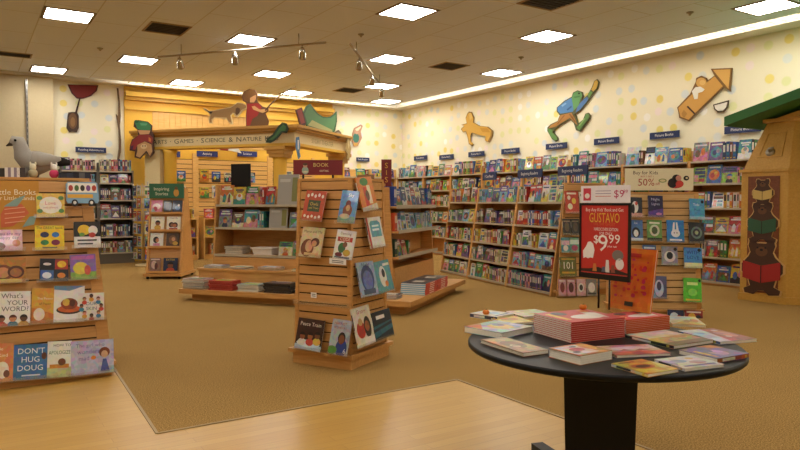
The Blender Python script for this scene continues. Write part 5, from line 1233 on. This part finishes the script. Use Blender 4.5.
cutout('rocket_cutout', 'tan rocket-shaped cutout with a white cloth on the dotted wall', WP, WN, [
    (f3([(336, 268), (380, 222), (400, 180), (402, 166), (420, 158), (438, 166), (440, 176), (465, 158), (452, 134), (526, 131), (520, 212), (496, 198), (376, 316), (343, 304), (340, 285)]), '#7d5829'),
    (f3([(340, 270), (384, 226), (466, 160), (494, 194), (375, 310), (348, 300)]), '#cf9a48'),
    (f3([(460, 138), (521, 136), (514, 204)]), '#d8a654'),
    (f3(el(420, 182, 18, 17)), '#d2a050'), (f3(el(424, 182, 10, 9)), '#e0b468'),
    (f3([(388, 212), (400, 198), (418, 196), (432, 206), (424, 214), (410, 218), (408, 238), (396, 240)]), '#ece6d8'),
    (f3([(374, 262), (400, 288), (396, 292), (370, 266)]), '#4a2f14'), (f3([(360, 276), (372, 290), (360, 306), (352, 290)]), '#b8843a')])
cutout('bowl_cutout', 'small half-round white bowl cutout below the rocket', WP, WN, [
    (f3([(460, 258), (514, 243), (510, 268), (496, 284), (476, 286), (464, 274)]), '#4a3a24'), (f3([(465, 261), (510, 249), (505, 268), (494, 279), (478, 280), (468, 272)]), '#e6e0d0')])
f8 = lambda pts: z(0, 80, 5.0, pts)
BP = (0, YB, 0); BN = (0, -1, 0)
cutout('balloon_cutout', 'dark red balloon cutout touching the ceiling above the activity bookcases', BP, BN, [
    (f8([(338, 22), (492, 26), (484, 55), (455, 80), (420, 92), (400, 95), (384, 92), (358, 66)]), '#4a120e'), (f8([(344, 25), (484, 29), (476, 54), (450, 76), (418, 88), (386, 86), (362, 62)]), '#7e1f18')])
cutout('bundle_cutout', 'plain brown bundle cutout hanging on a string below the balloon', BP, BN, [
    (f8([(338, 178), (342, 162), (358, 160), (376, 160), (396, 92), (402, 94), (386, 162), (394, 180), (394, 240), (384, 262), (362, 258), (346, 262), (332, 240)]), '#3a2412'), (f8(el(364, 205, 22, 40)), '#6a4826'), (f8(el(364, 210, 12, 24)), '#8a6436')])
cutout('branch_cutout', 'thin brown branch cutout where the dotted wall meets the yellow alcove', BP, BN, [
    (f8([(584, 40), (592, 40), (600, 110), (604, 180), (600, 230), (606, 300), (604, 360), (596, 400), (586, 400), (594, 340), (592, 250), (580, 170), (590, 180), (592, 110)]), '#6a5030')])
g = lambda pts: z(320, 80, 5.0, pts)
cutout('figure_cutout', 'small teal and brown figure cutout on the back wall beyond the portico', BP, BN, [
    (g([(162, 270), (172, 240), (205, 222), (214, 230), (204, 258), (210, 290), (190, 330), (170, 332), (160, 305)]), '#b98a6a'), (g([(176, 246), (204, 230), (206, 236), (184, 262)]), '#e6dcb8'), (g(el(180, 290, 16, 24)), '#3f7a68'), (g(el(184, 262, 9, 9)), '#c99a7a'), (g(el(178, 322, 12, 7)), '#c9a04a')])
# cut-outs on the portico
PN1 = Vector((n1.x, n1.y, 0)); PN2 = Vector((n2.x, n2.y, 0))
TOPP = Vector((C_.x + n1.x * .06, C_.y + n1.y * .06, 0)); TOP2 = Vector((C_.x + n2.x * .06, C_.y + n2.y * .06, 0))
FRP = Vector((C_.x + n1.x * .18, C_.y + n1.y * .18, 0))
h7 = lambda pts: z(200, 80, 7.5, pts)
cutout('boy_cutout', 'painted boy in a red vest sitting on the portico with a fishing rod', TOPP, PN1, [
    (h7([(312, 120), (330, 85), (370, 66), (410, 75), (430, 105), (424, 150), (440, 172), (470, 200), (512, 212), (510, 235), (490, 250), (505, 285), (514, 310), (508, 347), (345, 347), (344, 260), (352, 200), (345, 172), (322, 155)]), '#6b452a'),
    (h7([(318, 120), (334, 90), (370, 72), (404, 80), (422, 105), (400, 120), (375, 135), (362, 165), (330, 152)]), '#7a5226'),
    (h7([(375, 135), (400, 120), (420, 112), (420, 145), (405, 168), (375, 168)]), '#d29a62'),
    (h7([(352, 178), (438, 174), (462, 205), (440, 250), (430, 270), (395, 290), (375, 342), (350, 342), (350, 260)]), '#a32c22'),
    (h7([(388, 198), (410, 195), (450, 222), (505, 216), (505, 232), (470, 248), (400, 222)]), '#d8a468'),
    (h7([(378, 342), (400, 290), (440, 268), (485, 262), (505, 300), (504, 343)]), '#6a4a24')], off=.0, group='painted cut-outs on the portico')
cutout('rod_cutout', 'thin fishing rod cutout rising from the hands of the painted boy', TOPP + PN1 * .03, PN1, [
    ([(264.5, 110), (272, 101.8), (280, 95), (288, 89.5), (296, 86), (296, 86.7), (288.3, 90.3), (280.4, 96), (272.5, 103), (265.5, 111)], '#5a4020')], off=.0, th=.012, group='painted cut-outs on the portico')
cutout('hound_cutout', 'painted brown hound standing on the portico behind the boy', TOPP, PN1, [
    (h7([(24, 208), (44, 216), (70, 232), (118, 224), (180, 212), (232, 200), (252, 188), (280, 166), (320, 172), (356, 190), (352, 214), (320, 232), (306, 252), (278, 280), (258, 268), (250, 250), (232, 268), (246, 330), (232, 335), (214, 318), (196, 290), (180, 296), (150, 288), (112, 284), (92, 300), (96, 326), (68, 326), (62, 300), (74, 262), (60, 244), (36, 230)]), '#e0c890'),
    (h7([(32, 212), (70, 238), (118, 230), (232, 206), (256, 192), (282, 172), (318, 178), (348, 194), (344, 210), (312, 226), (290, 252), (272, 268), (262, 250), (246, 244), (226, 264), (238, 322), (216, 312), (200, 282), (150, 280), (108, 276), (86, 296), (88, 320), (72, 320), (70, 298), (82, 262), (64, 240)]), '#a8824e'),
    (h7([(268, 215), (282, 205), (300, 215), (298, 245), (278, 266), (266, 250)]), '#6a4a2a'), (h7([(32, 212), (70, 236), (96, 236), (84, 256), (66, 242)]), '#3a2614')], off=.0, group='painted cut-outs on the portico')
k4 = lambda pts: z(200, 60, 3.75, pts)
cutout('crocodile_cutout', 'green crocodile cutout reading on the receding side of the portico', TOP2, PN2, [
    (k4([(386, 200), (398, 175), (414, 163), (428, 182), (440, 198), (452, 206), (462, 212), (476, 214), (490, 212), (502, 204), (513, 193), (514, 230), (508, 262), (502, 276), (470, 272), (440, 262), (402, 253), (396, 230)]), '#3c663c'),
    (k4([(392, 202), (402, 180), (413, 170), (425, 188), (440, 205), (462, 218), (490, 218), (509, 204), (508, 236), (498, 270), (470, 266), (440, 256), (406, 246), (400, 228)]), '#5a8f58'), (k4([(405, 244), (420, 225), (450, 240), (495, 262), (496, 270), (440, 256)]), '#b9b878')], off=.0, group='painted cut-outs on the portico')
cutout('red_book_cutout', 'red book cutout held before the crocodile', TOP2 + PN2 * .03, PN2, [
    (k4([(360, 188), (382, 178), (398, 235), (392, 252), (376, 246)]), '#5a1814'), (k4([(364, 191), (380, 183), (393, 235), (380, 240)]), '#a03a2c')], off=.0, group='painted cut-outs on the portico')
v2 = lambda pts: z(100, 70, 4.0, pts)
cutout('lizard_cutout', 'dark green lizard cutout clinging to the portico corner', FRP, PN1, [
    (v2([(662, 290), (668, 272), (690, 258), (712, 226), (728, 210), (746, 214), (754, 236), (746, 252), (728, 250), (714, 268), (696, 284), (680, 292)]), '#1c3018'), (v2([(674, 280), (698, 262), (718, 232), (732, 218), (744, 226), (742, 244), (724, 244), (706, 266), (690, 280)]), '#3f6a34')], off=.0, group='painted cut-outs on the portico')
cutout('rider_cutout', 'painted figure in green cap and red coat at the far end of the portico', FRP, PN1, [
    (v2([(120, 300), (128, 278), (152, 262), (150, 240), (134, 226), (136, 208), (152, 200), (190, 206), (208, 222), (206, 244), (216, 262), (214, 300), (216, 330), (200, 350), (184, 330), (160, 356), (138, 350), (140, 326), (118, 322)]), '#4a2a1a'),
    (v2([(138, 210), (154, 203), (188, 208), (204, 224), (202, 240), (170, 242), (150, 236)]), '#3f8a5a'), (v2([(150, 240), (202, 242), (196, 256), (160, 258)]), '#d2a070'), (v2([(124, 298), (132, 280), (158, 258), (198, 258), (212, 272), (208, 294), (180, 284), (150, 300), (140, 320), (122, 316)]), '#8f2a24'),
    (v2([(150, 300), (180, 286), (206, 298), (210, 326), (200, 344), (186, 322), (160, 350), (144, 344), (150, 324)]), '#b98f5c'), (v2(el(146, 206, 9, 6)), '#2f6a48'), (v2([(160, 212), (190, 214), (186, 222), (164, 222)]), '#5fae7c'), (v2(el(176, 306, 13, 10)), '#d2b486'), (v2(el(172, 304, 2.5, 2.5)), '#2a1a10'), (v2(el(182, 304, 2.5, 2.5)), '#2a1a10'), (v2([(124, 306), (136, 300), (132, 318), (124, 318)]), '#4a1a3a'), (v2([(196, 268), (206, 276), (204, 288), (196, 284)]), '#d0783a')], off=.0, group='painted cut-outs on the portico')
cutout('fish_cutout', 'slim blue and white fish cutout hanging at the portico corner', TOP2 + PN2 * .05, PN2, [
    (k4([(362, 290), (372, 288), (376, 320), (374, 345), (378, 362), (370, 372), (366, 350), (360, 325)]), '#4a7aa8'), (k4([(366, 300), (371, 300), (371, 335), (367, 335)]), '#d8dcd8')], off=.0, th=.015, group='painted cut-outs on the portico')
cutout('elf_cutout', 'pale figure cutout hanging at the receding end of the portico', Vector((E_.x + n2.x * .12, E_.y + n2.y * .12, 0)), PN2, [
    (z(320, 80, 5, [(136, 292), (146, 286), (150, 310), (156, 340), (150, 380), (146, 398), (134, 394), (138, 370), (130, 358), (136, 340)]), '#b99a5c'), (z(320, 80, 5, [(139, 296), (145, 292), (147, 330), (142, 345)]), '#d8c48c')], off=.0, group='painted cut-outs on the portico')
cutout('pig_cutout', 'small grey-brown animal cutout by the crocodile tail', Vector((E_.x + n2.x * .1, E_.y + n2.y * .1, 0)), PN2, [
    (k4([(504, 284), (508, 270), (520, 262), (530, 272), (532, 288), (520, 294)]), '#6a5844'), (k4(el(518, 278, 8, 8)), '#94806a')], off=.0, group='painted cut-outs on the portico')

# ------------------------------------------------------------------ the bear cabinet
A, B2, C2, D2_, E2 = (9.34, 5.46), (9.37, 4.82), (9.74, 4.42), (10.45, 4.42), (10.45, 5.46)
BC = thing('bear_cabinet', frame(0, 0, 0), 'golden wooden cabinet house with green roof and bear panel by the side wall', 'cabinet')
foot = [A, B2, C2, D2_, E2]
cxm, cym = 9.95, 4.95
def shell(z0, z1, s0, s1, name, mat):
    q = MB(); n = len(foot)
    lo = [(cxm + (x - cxm) * s0, cym + (y - cym) * s0, z0) for x, y in foot]; hi = [(cxm + (x - cxm) * s1, cym + (y - cym) * s1, z1) for x, y in foot]
    q.add(lo + hi, [tuple(range(n)), tuple(range(n, 2 * n))[::-1]] + [((i + 1) % n, i, n + i, n + (i + 1) % n) for i in range(n)])
    return q.build(name, mat, BC)
CABW = wood_mat('cabinet_veneer', '#c4943e', '#d2a44c', .45)
shell(0, .1, 1.03, 1.03, 'plinth', CABW); shell(.1, 1.82, 1.0, 1.0, 'body', CABW); shell(1.82, 1.86, 1.05, 1.05, 'ledge', CABW)
shell(1.861, 2.52, .97, .58, 'hood', CABW); shell(2.52, 2.57, .66, .66, 'hood_cap', CABW)
fx = Vector((B2[0] - A[0], B2[1] - A[1], 0)); fl = fx.length; fx /= fl; fnrm = Vector((fx.y, -fx.x, 0))
assert fnrm.x < 0
fnC = lambda x, y, d: tuple(Vector((A[0], A[1], 0)) + fx * x + fnrm * d + Vector((0, 0, y)))
q = MB(); q.prism([(.1, .13), (.53, .13), (.53, 1.76), (.1, 1.76)], fnC, .001, .012); pn = q.build('bear_panel', BEARW, BC)
def bear(cx, y0, s, bookc, name, lab):
    q = MB(); sh = lambda pts: [(cx + x * s, y0 + y * s) for x, y in pts]
    out = [(-.14, 0), (-.3, .02), (-.32, .1), (-.2, .16), (-.24, .3), (-.36, .42), (-.36, .56), (-.24, .7), (-.2, .78), (-.24, .9), (-.22, .99), (-.13, 1.0), (-.08, .95), (.08, .95), (.13, 1.0), (.22, .99), (.24, .9), (.2, .78), (.24, .7), (.38, .56), (.38, .42), (.26, .3), (.22, .16), (.34, .1), (.32, .02), (.14, 0), (.05, .08), (-.05, .08)]
    q.prism(sh([(x * 1.1, y * 1.03 - .01) for x, y in out]), fnC, .013, .02, '#d8ae6a')
    q.prism(sh(out), fnC, .0205, .026, '#4a2c18')
    q.prism(sh(E(0, .8, .11, .09, '')[1]), fnC, .0262, .028, '#6b4424')
    for xx in (-.07, .07): q.prism(sh(E(xx, .87, .018, .018, '', 8)[1]), fnC, .0282, .029, '#120c08')
    q.prism(sh(E(0, .83, .03, .022, '', 10)[1]), fnC, .0282, .03, '#120c08')
    q.prism(sh([(-.34, .3), (0, .22), (.34, .3), (.34, .62), (0, .54), (-.34, .62)]), fnC, .0285, .034, bookc)
    q.prism(sh([(-.008, .22), (.008, .22), (.008, .54), (-.008, .54)]), fnC, .0342, .036, '#1d120c')
    o = q.build(name, PAINT, pn); o['label'] = lab
bear(.31, .10, .76, '#a8241c', 'bear_figure', 'large bear with a red book'); bear(.31, .83, .56, '#2f5a3c', 'bear_figure', 'middle bear with a green book'); bear(.31, 1.34, .38, '#d2b566', 'bear_figure', 'small bear with a cream book')
# hood panels and hook
def hood_pt(x, y):      # on the front hood slope: x 0..1 along, y 0..1 up
    def P_(s, zz, p): return Vector((cxm + (p[0] - cxm) * s, cym + (p[1] - cym) * s, zz))
    s = .97 + (.58 - .97) * y; zz = 1.861 + .659 * y
    return P_(s, zz, A) * (1 - x) + P_(s, zz, B2) * x
nh = (hood_pt(1, 0) - hood_pt(0, 0)).cross(hood_pt(0, 1) - hood_pt(0, 0)).normalized()
if nh.x > 0: nh = -nh
q = MB()
for x0, x1, y0, y1 in ((.2, .24, .25, .8), (.76, .8, .25, .8), (.24, .76, .25, .29), (.24, .76, .76, .8)):
    pts = [hood_pt(x0, y0), hood_pt(x1, y0), hood_pt(x1, y1), hood_pt(x0, y1)]
    q.hexa([p + nh * .001 for p in pts] + [p + nh * .012 for p in pts])
q.build('hood_molding', CABW, BC)
hk = hood_pt(.48, .35)
q = MB(); q.tube([hk, hk + nh * .03], [.065, .055], 12); q.tube([hk + nh * .03, hk + nh * .07 + Vector((0, -.02, .02)), hk + nh * .05 + Vector((0, -.07, .05))], [.02, .025, .01], 8)
o = q.build('knob', GREYM, BC); o['label'] = 'chrome knob'
# roof: a gable running along X, ridge out of the frame
q = MB()
RY0, RZ0, RY1, RZ1 = 5.63, 2.49, 4.2, 2.86
for (ya, za, yb_, zb_) in ((RY0, RZ0, RY1, RZ1), (2.8, RZ0, RY1, RZ1)):
    q.hexa([(9.16, ya, za), (10.8, ya, za), (10.8, yb_, zb_), (9.16, yb_, zb_), (9.16, ya, za + .13), (10.8, ya, za + .13), (10.8, yb_, zb_ + .13), (9.16, yb_, zb_ + .13)])
q.build('roof', GREEN, BC)
q = MB(); q.add([(9.55, 5.1, 2.57), (9.55, 3.3, 2.57), (9.55, 4.2, 2.80), (9.6, 5.1, 2.57), (9.6, 3.3, 2.57), (9.6, 4.2, 2.80)], [(0, 1, 2), (5, 4, 3), (0, 3, 4, 1), (1, 4, 5, 2), (2, 5, 3, 0)]); q.build('gable', CABW, BC)

# ------------------------------------------------------------------ the round table
TX, TY, TZ = 2.50, 2.135, .74
t = thing('round_table', frame(TX, TY, math.radians(-49.5)), 'round black pedestal table piled with picture books', 'table')
q = MB(); q.lathe([(.0, TZ - .032), (.60, TZ - .032), (.614, TZ - .028), (.622, TZ - .02), (.622, TZ - .006), (.616, TZ)], 72); q.build('tabletop', BLACKL, t)
q = MB(); a, b_ = .162, .146
q.hexa([(-b_, -b_, .06), (b_, -b_, .06), (b_, b_, .06), (-b_, b_, .06), (-a, -a, TZ - .0325), (a, -a, TZ - .0325), (a, a, TZ - .0325), (-a, a, TZ - .0325)]); q.build('pedestal', BLACKL, t)
for k in range(4):
    q = MB(); Mk = Matrix.Rotation(k * math.pi / 2 + math.radians(33), 4, 'Z')
    q.hexa([Mk @ Vector(p) for p in ((.1, -.04, 0), (.62, -.035, 0), (.62, .035, 0), (.1, .04, 0), (.1, -.04, .059), (.62, -.035, .045), (.62, .035, .045), (.1, .04, .059))]); q.build('foot', BLACKL, t)

def flat(F, L, R_, z0, th, base, shapes, label, rot=0, spine=None, name='picture_book', n=1, group=None, jit=0.0, wmax=None):
    fx_, fy_, an, w, h = (float(k) for k in fit_rect(F, L, R_, z0))
    f = Vector((fx_, fy_, z0)); e1 = Vector((math.cos(an), math.sin(an), 0)); e2 = Vector((-e1.y, e1.x, 0))
    out = []
    for i in range(n):
        zz = z0 + .0006 + i * (th + .0005)
        j = Vector((RNG.uniform(-jit, jit), RNG.uniform(-jit, jit), 0))
        if rot == 0: o3, xx, hh, ww = f + e1 * w / 2, e1, h, w
        elif rot == 1: o3, xx, hh, ww = f + e1 * w + e2 * h / 2, e2, w, h
        elif rot == 2: o3, xx, hh, ww = f + e2 * h + e1 * w / 2, -e1, h, w
        else: o3, xx, hh, ww = f + e2 * h / 2, -e2, w, h
        zl = Vector((-xx.y, xx.x, 0))
        M = mat3(Vector((o3.x, o3.y, zz)) + j, xx, Vector((0, 0, -1)), zl)
        lb = label if n == 1 else label.format(pos='topmost' if i == n - 1 else ('bottom' if i == 0 else ORD[i] + ' up'))
        out.append(book(M, ww, hh, th, base, shapes, lb, name, spine, group, bars=(n == 1), mat=(BUSY if n == 1 else PRINT)))
    return out
TB = TZ + .0002
GUS = [R(0, .0, 1, 1, '#c83a44'), E(.35, .45, .2, .28, '#e8e2da'), P([(.1, .2), (.6, .1), (.75, .3), (.4, .35)], '#ddd6cc'), E(.75, .7, .16, .12, '#3a3438'), R(.2, .84, .8, .93, '#e8c04a'), E(.8, .2, .12, .08, '#d8803a')]
flat((571.2, 342.3), (533.4, 333), (624.5, 337.6), TB, .0092, '#c8394a', GUS, 'red-spined hardcover, {pos} in the taller red stack on the round table', rot=1, spine='#c0352c', name='hardcover_book', n=10, group='red ghost hardcovers in the taller stack', jit=.002)
flat((626, 333.5), (600, 328.5), (669.5, 329.5), TB, .0085, '#cf4a4a', GUS, 'orange-spined hardcover, {pos} in the smaller stack behind the red stack', rot=1, spine='#cf5a24', name='hardcover_book', n=8, group='orange-spined hardcovers in the smaller stack', jit=.002)
# loose books, front to back
flat((502, 340.5), (464.4, 331.5), (533, 331.5), TB, .03, '#a9bccb', [E(.55, .5, .3, .25, '#e0c85a'), E(.4, .6, .14, .12, '#6a84a8'), P([(0, 0), (.5, 0), (0, .5)], '#c97a34'), R(.5, .8, .9, .9, '#e6e2d4')], 'pale blue picture book with orange pages edge at the table rim', rot=3, spine='#c97a2c')
flat((523, 359), (480.5, 343), (548.5, 352.5), TB, .018, '#9a6a38', [R(.05, .1, .95, .9, '#b08850'), E(.5, .5, .35, .25, '#7a5434'), P([(.6, .1), (1, .1), (1, .5)], '#c98a3a'), E(.6, .6, .15, .1, '#c9a878')], 'brown picture book at the front rim of the round table', rot=2, spine='#5a3420')
flat((580, 366.5), (548.8, 357), (612, 359.5), TB, .04, '#c97a2c', [R(.3, .1, .95, .9, '#e6d8d0'), E(.2, .4, .16, .3, '#e0a23a'), E(.6, .5, .2, .16, '#c9506a'), E(.8, .7, .1, .08, '#3a3a5a'), E(.5, .25, .1, .06, '#3a3a5a')], 'thick white-paged book with an orange cover before the red stack', rot=2, spine='#e6dcc8')
flat((616, 362.5), (597, 347), (671, 353.5), TB, .012, '#ddb0aa', [R(0, 0, 1, .35, '#c9604a'), E(.5, .62, .36, .18, '#ece2d2'), P([(.2, .4), (.35, .55), (.5, .4), (.65, .55), (.8, .4)], '#9a5a2a'), R(.2, .85, .8, .93, '#b8483a')], 'pink and cream picture book right of the taller red stack', rot=0, spine='#c9604a')
flat((647.7, 378.5), (611.3, 366.5), (679, 372), TB, .014, '#d8a83a', [E(.45, .5, .32, .2, '#c9602a'), E(.45, .5, .2, .12, '#3a2a1c'), P([(.7, .2), (1, .2), (1, .8)], '#e6cf7a'), R(.1, .85, .6, .92, '#8a4a1c')], 'yellow picture book with an orange oval at the front rim', rot=0, spine='#e6dcc4')
flat((684.6, 375.5), (655, 360), (724, 365.5), TB, .012, '#e2dcd2', [E(.3, .6, .2, .14, '#8a9ac0'), E(.65, .4, .2, .14, '#c98aa0'), E(.7, .75, .1, .08, '#d8b84a'), R(.1, .1, .9, .2, '#6a5a9a'), P([(0, .2), (.2, .5), (0, .8)], '#a8b0c8')], 'white picture book with violet and pink shapes at the front rim', rot=0, spine='#d8d0c4')
flat((717.5, 366), (679, 353), (748.8, 357), TB, .02, '#7a6494', [E(.4, .5, .25, .2, '#c98ac0'), E(.65, .6, .18, .14, '#4a5aa0'), P([(.6, 0), (1, 0), (1, .5)], '#d8803a'), R(.1, .82, .7, .92, '#e0b84a')], 'purple picture book with an orange edge by the side rim', rot=1, spine='#c9602c')
flat((673.5, 351), (625.5, 337), (713.5, 342.5), TB, .016, '#b9a06a', [R(.02, .5, .98, .98, '#d8d0b0'), P([(0, .2), (.5, .45), (1, .3), (1, .55), (0, .55)], '#c9a04a'), R(0, 0, 1, .2, '#6a5230'), E(.7, .75, .2, .1, '#e6e0c8')], 'beige landscape picture book in the middle of the table', rot=0, spine='#2c2a2a')
flat((719.8, 347), (678, 332.5), (757, 340.5), TB, .014, '#dfe0e2', [P([(.3, 0), (1, 0), (1, 1), (.6, 1)], '#b84a40'), E(.75, .5, .2, .25, '#d88a7a'), P([(0, .3), (.3, .2), (.35, .7), (0, .8)], '#a8c4dc'), E(.8, .8, .08, .06, '#e6d8c8'), E(.6, .3, .06, .06, '#e6d8c8')], 'white and red picture book at the back rim of the table', rot=0, spine='#4a6a8a')
flat((672, 330.5), (664, 317.5), (706.5, 324), TB, .012, '#d8cfae', [P([(0, 0), (1, 0), (.6, .6)], '#c9a23a'), R(.1, .7, .8, .9, '#b0c4cc'), E(.8, .5, .12, .2, '#c97a3a')], 'pale yellow picture book behind the smaller orange stack', rot=0, spine='#d8cfae')
flat((507, 327.2), (486, 318), (534, 323.2), TB, .012, '#e0c23a', [E(.5, .5, .3, .2, '#c98a2c'), R(.2, .8, .8, .9, '#4a3a1c')], 'yellow picture book tucked behind the pale blue book', rot=0, spine='#c9a83a')
flat((497, 322), (470, 316.6), (514, 316.8), TB, .022, '#e6dfd2', [E(.5, .5, .25, .25, '#b0c0cc'), R(.1, .1, .9, .2, '#3a4a6a')], 'white picture book with dark edge at the far rim by a tiny pumpkin', rot=0, spine='#3a3f52')
flat((524, 320.3), (505, 312.8), (556, 315.8), TB, .012, '#d8cfb0', [R(.1, .5, .9, .9, '#c9bd94'), E(.5, .3, .2, .12, '#d8a23a')], 'cream picture book at the far rim behind the taller red stack', rot=0, spine='#c9bd94')
for p, zz, lab in (((487, 313), .765, 'tiny orange pumpkin on the white book at the far table rim'), ((586, 303.5), .826, 'tiny orange pumpkin on the taller red stack')):
    pass
def pumpkin(w, lab):
    t = thing('toy_pumpkin', Matrix.Translation(w), lab, 'decoration')
    q = MB()
    for k in range(8):
        a = k * math.pi / 4; q.ell((.009 * math.cos(a), .009 * math.sin(a), .0135), (.011, .011, .013), '#dc7a1e', 8, 6)
    q.build('fruit', PAINT, t)
    q = MB(); q.tube([(0, 0, .022), (.002, 0, .033)], [.003, .002], 6, '#5a6a2a'); q.build('stem', PAINT, t)
pumpkin(at_z(486, 314.5, TB + .0235), 'tiny orange pumpkin on the white book at the far table rim')
pumpkin(at_z(583, 309.5, TB + .0976), 'tiny orange pumpkin on the taller red stack')

# standing orange book on the smaller stack
zt = TB + 8 * .009 + .001
bl, br = at_z(608, 307.5, zt), at_z(649.5, 314.5, zt)
e1 = (br - bl); w = e1.length; e1 /= w; nn = Vector((e1.y, -e1.x, 0))
ln = math.radians(9); n2_ = nn * math.cos(ln) + Vector((0, 0, 1)) * math.sin(ln); zh = n2_.cross(e1)
tl = hit(629.5, 248, bl, n2_); hh = (hit(653.6, 250.4, br, n2_) - br).dot(zh)
OB = [R(.06, .08, .94, .92, '#ea7a22')]
rb = random.Random(2)
for k in range(34): OB.append(E(rb.uniform(.13, .87), rb.uniform(.2, .82), rb.uniform(.02, .06), rb.uniform(.012, .045), ['#d8323a', '#e0502e', '#d83a5a'][k % 3], 9))
OB += [R(.42, .07, .62, .14, '#3a2a18'), R(.3, .86, .7, .92, '#c23a2c')]
book(mat3((bl + br) / 2 - n2_ * .014 + Vector((0, 0, .003)), e1, -n2_, zh), w, max(.2, hh), .014, '#ee8a26', OB, 'bright orange book standing upright behind the ghost sign', 'picture_book', '#dd7a22')

# the ghost sale sign on a black stand
ctr = Vector((2.80, 2.38, 0))
sang = -math.radians(32.78 + 56)
p0 = hit(604.5, 240, ctr, Vector((math.sin(math.radians(32.78)), math.cos(math.radians(32.78)), 0)))
SGX = thing('sale_sign', frame(p0.x, p0.y, sang, TB + .0982), 'red ghost sale sign in a black frame on two thin legs, on the round table', 'sign')
def sz(v): return hit(604.5, v, ctr, Vector((math.sin(math.radians(32.78)), math.cos(math.radians(32.78)), 0))).z - TB - .0982
zb0, zt0, zt1 = sz(279.5), sz(203), sz(185.5); hw = .163
q = MB(); fr_ = .012
q.box(-hw, hw, -.008, .004, zb0, zb0 + .028); q.box(-hw, hw, -.008, .004, zt0 - fr_, zt0); q.box(-hw, -hw + fr_, -.008, .004, zb0 + .028, zt0 - fr_); q.box(hw - fr_, hw, -.008, .004, zb0 + .028, zt0 - fr_)
q.build('frame', BLACKM, SGX)
for x in (-.035, .035):
    q = MB(); q.tube([(x, .0, .0), (x, .0, zb0)], .005, 8); q.build('leg', BLACKM, SGX)
fn = lambda x, y, d: (x, -.0041 - d, y)
fn0 = fn
fn = lambda x, y, d: fn0(x * 1.18, y, d)
Hs = zt0 - zb0
q = MB(); q.box(-hw + fr_, hw - fr_, -.004, .002, zb0 + .028, zt0 - fr_, '#c02c26')
yy = lambda f: zb0 + Hs * f
q.text('Buy Any Kids\' Book and Get', fn, 0, yy(.91), .026, '#f0e6dc', .0006, maxw=.205)
q.text('GUSTAVO', fn, 0, yy(.80), .072, '#e0b23a', .0006, maxw=.165); q.text('THE SHY GHOST', fn, 0, yy(.722), .02, '#d0683a', .0006, maxw=.12)
q.text('HARDCOVER EDITION', fn, .01, yy(.655), .024, '#f4ece2', .0006, maxw=.13); q.text('FOR ONLY', fn, .01, yy(.60), .022, '#f4ece2', .0006, maxw=.07)
q.text('$', fn, -.043, yy(.52), .06, '#f4ece2', .0006); q.text('9', fn, -.006, yy(.465), .125, '#f4ece2', .0006); q.text('99', fn, .056, yy(.53), .068, '#f4ece2', .0006, maxw=.06); q.text('plus tax', fn, .045, yy(.44), .016, '#f4ece2', .0006)
q.prism([(-.115, yy(.26)), (-.10, yy(.275)), (-.09, yy(.26)), (-.075, yy(.275)), (-.06, yy(.27)), (-.052, yy(.38)), (-.06, yy(.46)), (-.075, yy(.49)), (-.09, yy(.48)), (-.10, yy(.42)), (-.118, yy(.36))], fn, .0002, .0006, '#ece6de')
q.prism(E(.075, yy(.33), .03, .028, '')[1], fn, .0002, .0006, '#7a7068'); q.prism(E(.085, yy(.22), .022, .03, '')[1], fn, .0002, .0006, '#e2dad2')
q.prism([(-.128, yy(.085)), (.128, yy(.085)), (.128, yy(.11)), (.06, yy(.15)), (.02, yy(.12)), (-.03, yy(.16)), (-.08, yy(.13)), (-.128, yy(.12))], fn, .0002, .0006, '#2a1a1a')
for x, h_, c1_ in ((-.05, .2, '#c97a3a'), (.02, .26, '#d8d0c4'), (.05, .2, '#8a4a3a'), (.0, .17, '#5a5a6a')):
    q.prism([(x - .012, yy(.1)), (x + .012, yy(.1)), (x + .007, yy(h_)), (x - .007, yy(h_))], fn, .0007, .001, c1_)
q.build('poster', PRINT, SGX)
q = MB(); q.box(-hw + .006, hw - .004, -.004, .0, zt0 + .001, zt1, '#e9e2e4')
yt = (zt0 + zt1) / 2; hh_ = zt1 - zt0
q.prism([(-.118, yt - hh_ * .36), (-.075, yt - hh_ * .36), (-.075, yt + hh_ * .36), (-.118, yt + hh_ * .36)], fn, .0002, .0006, '#c8354a'); q.prism(E(-.096, yt - .008, .014, .014, '')[1], fn, .0007, .001, '#e8e0da')
for k in range(3): q.prism([(-.05, yt + .016 - k * .014), (.035, yt + .016 - k * .014), (.035, yt + .019 - k * .014), (-.05, yt + .019 - k * .014)], fn, .0002, .0006, '#8a7a9a' if k < 2 else '#c8502c')
q.text('$9', fn, .078, yt, .055, '#b8265a', .0006); q.text('99', fn, .112, yt + .012, .026, '#b8265a', .0006, maxw=.022)
q.build('header_card', PRINT, SGX)
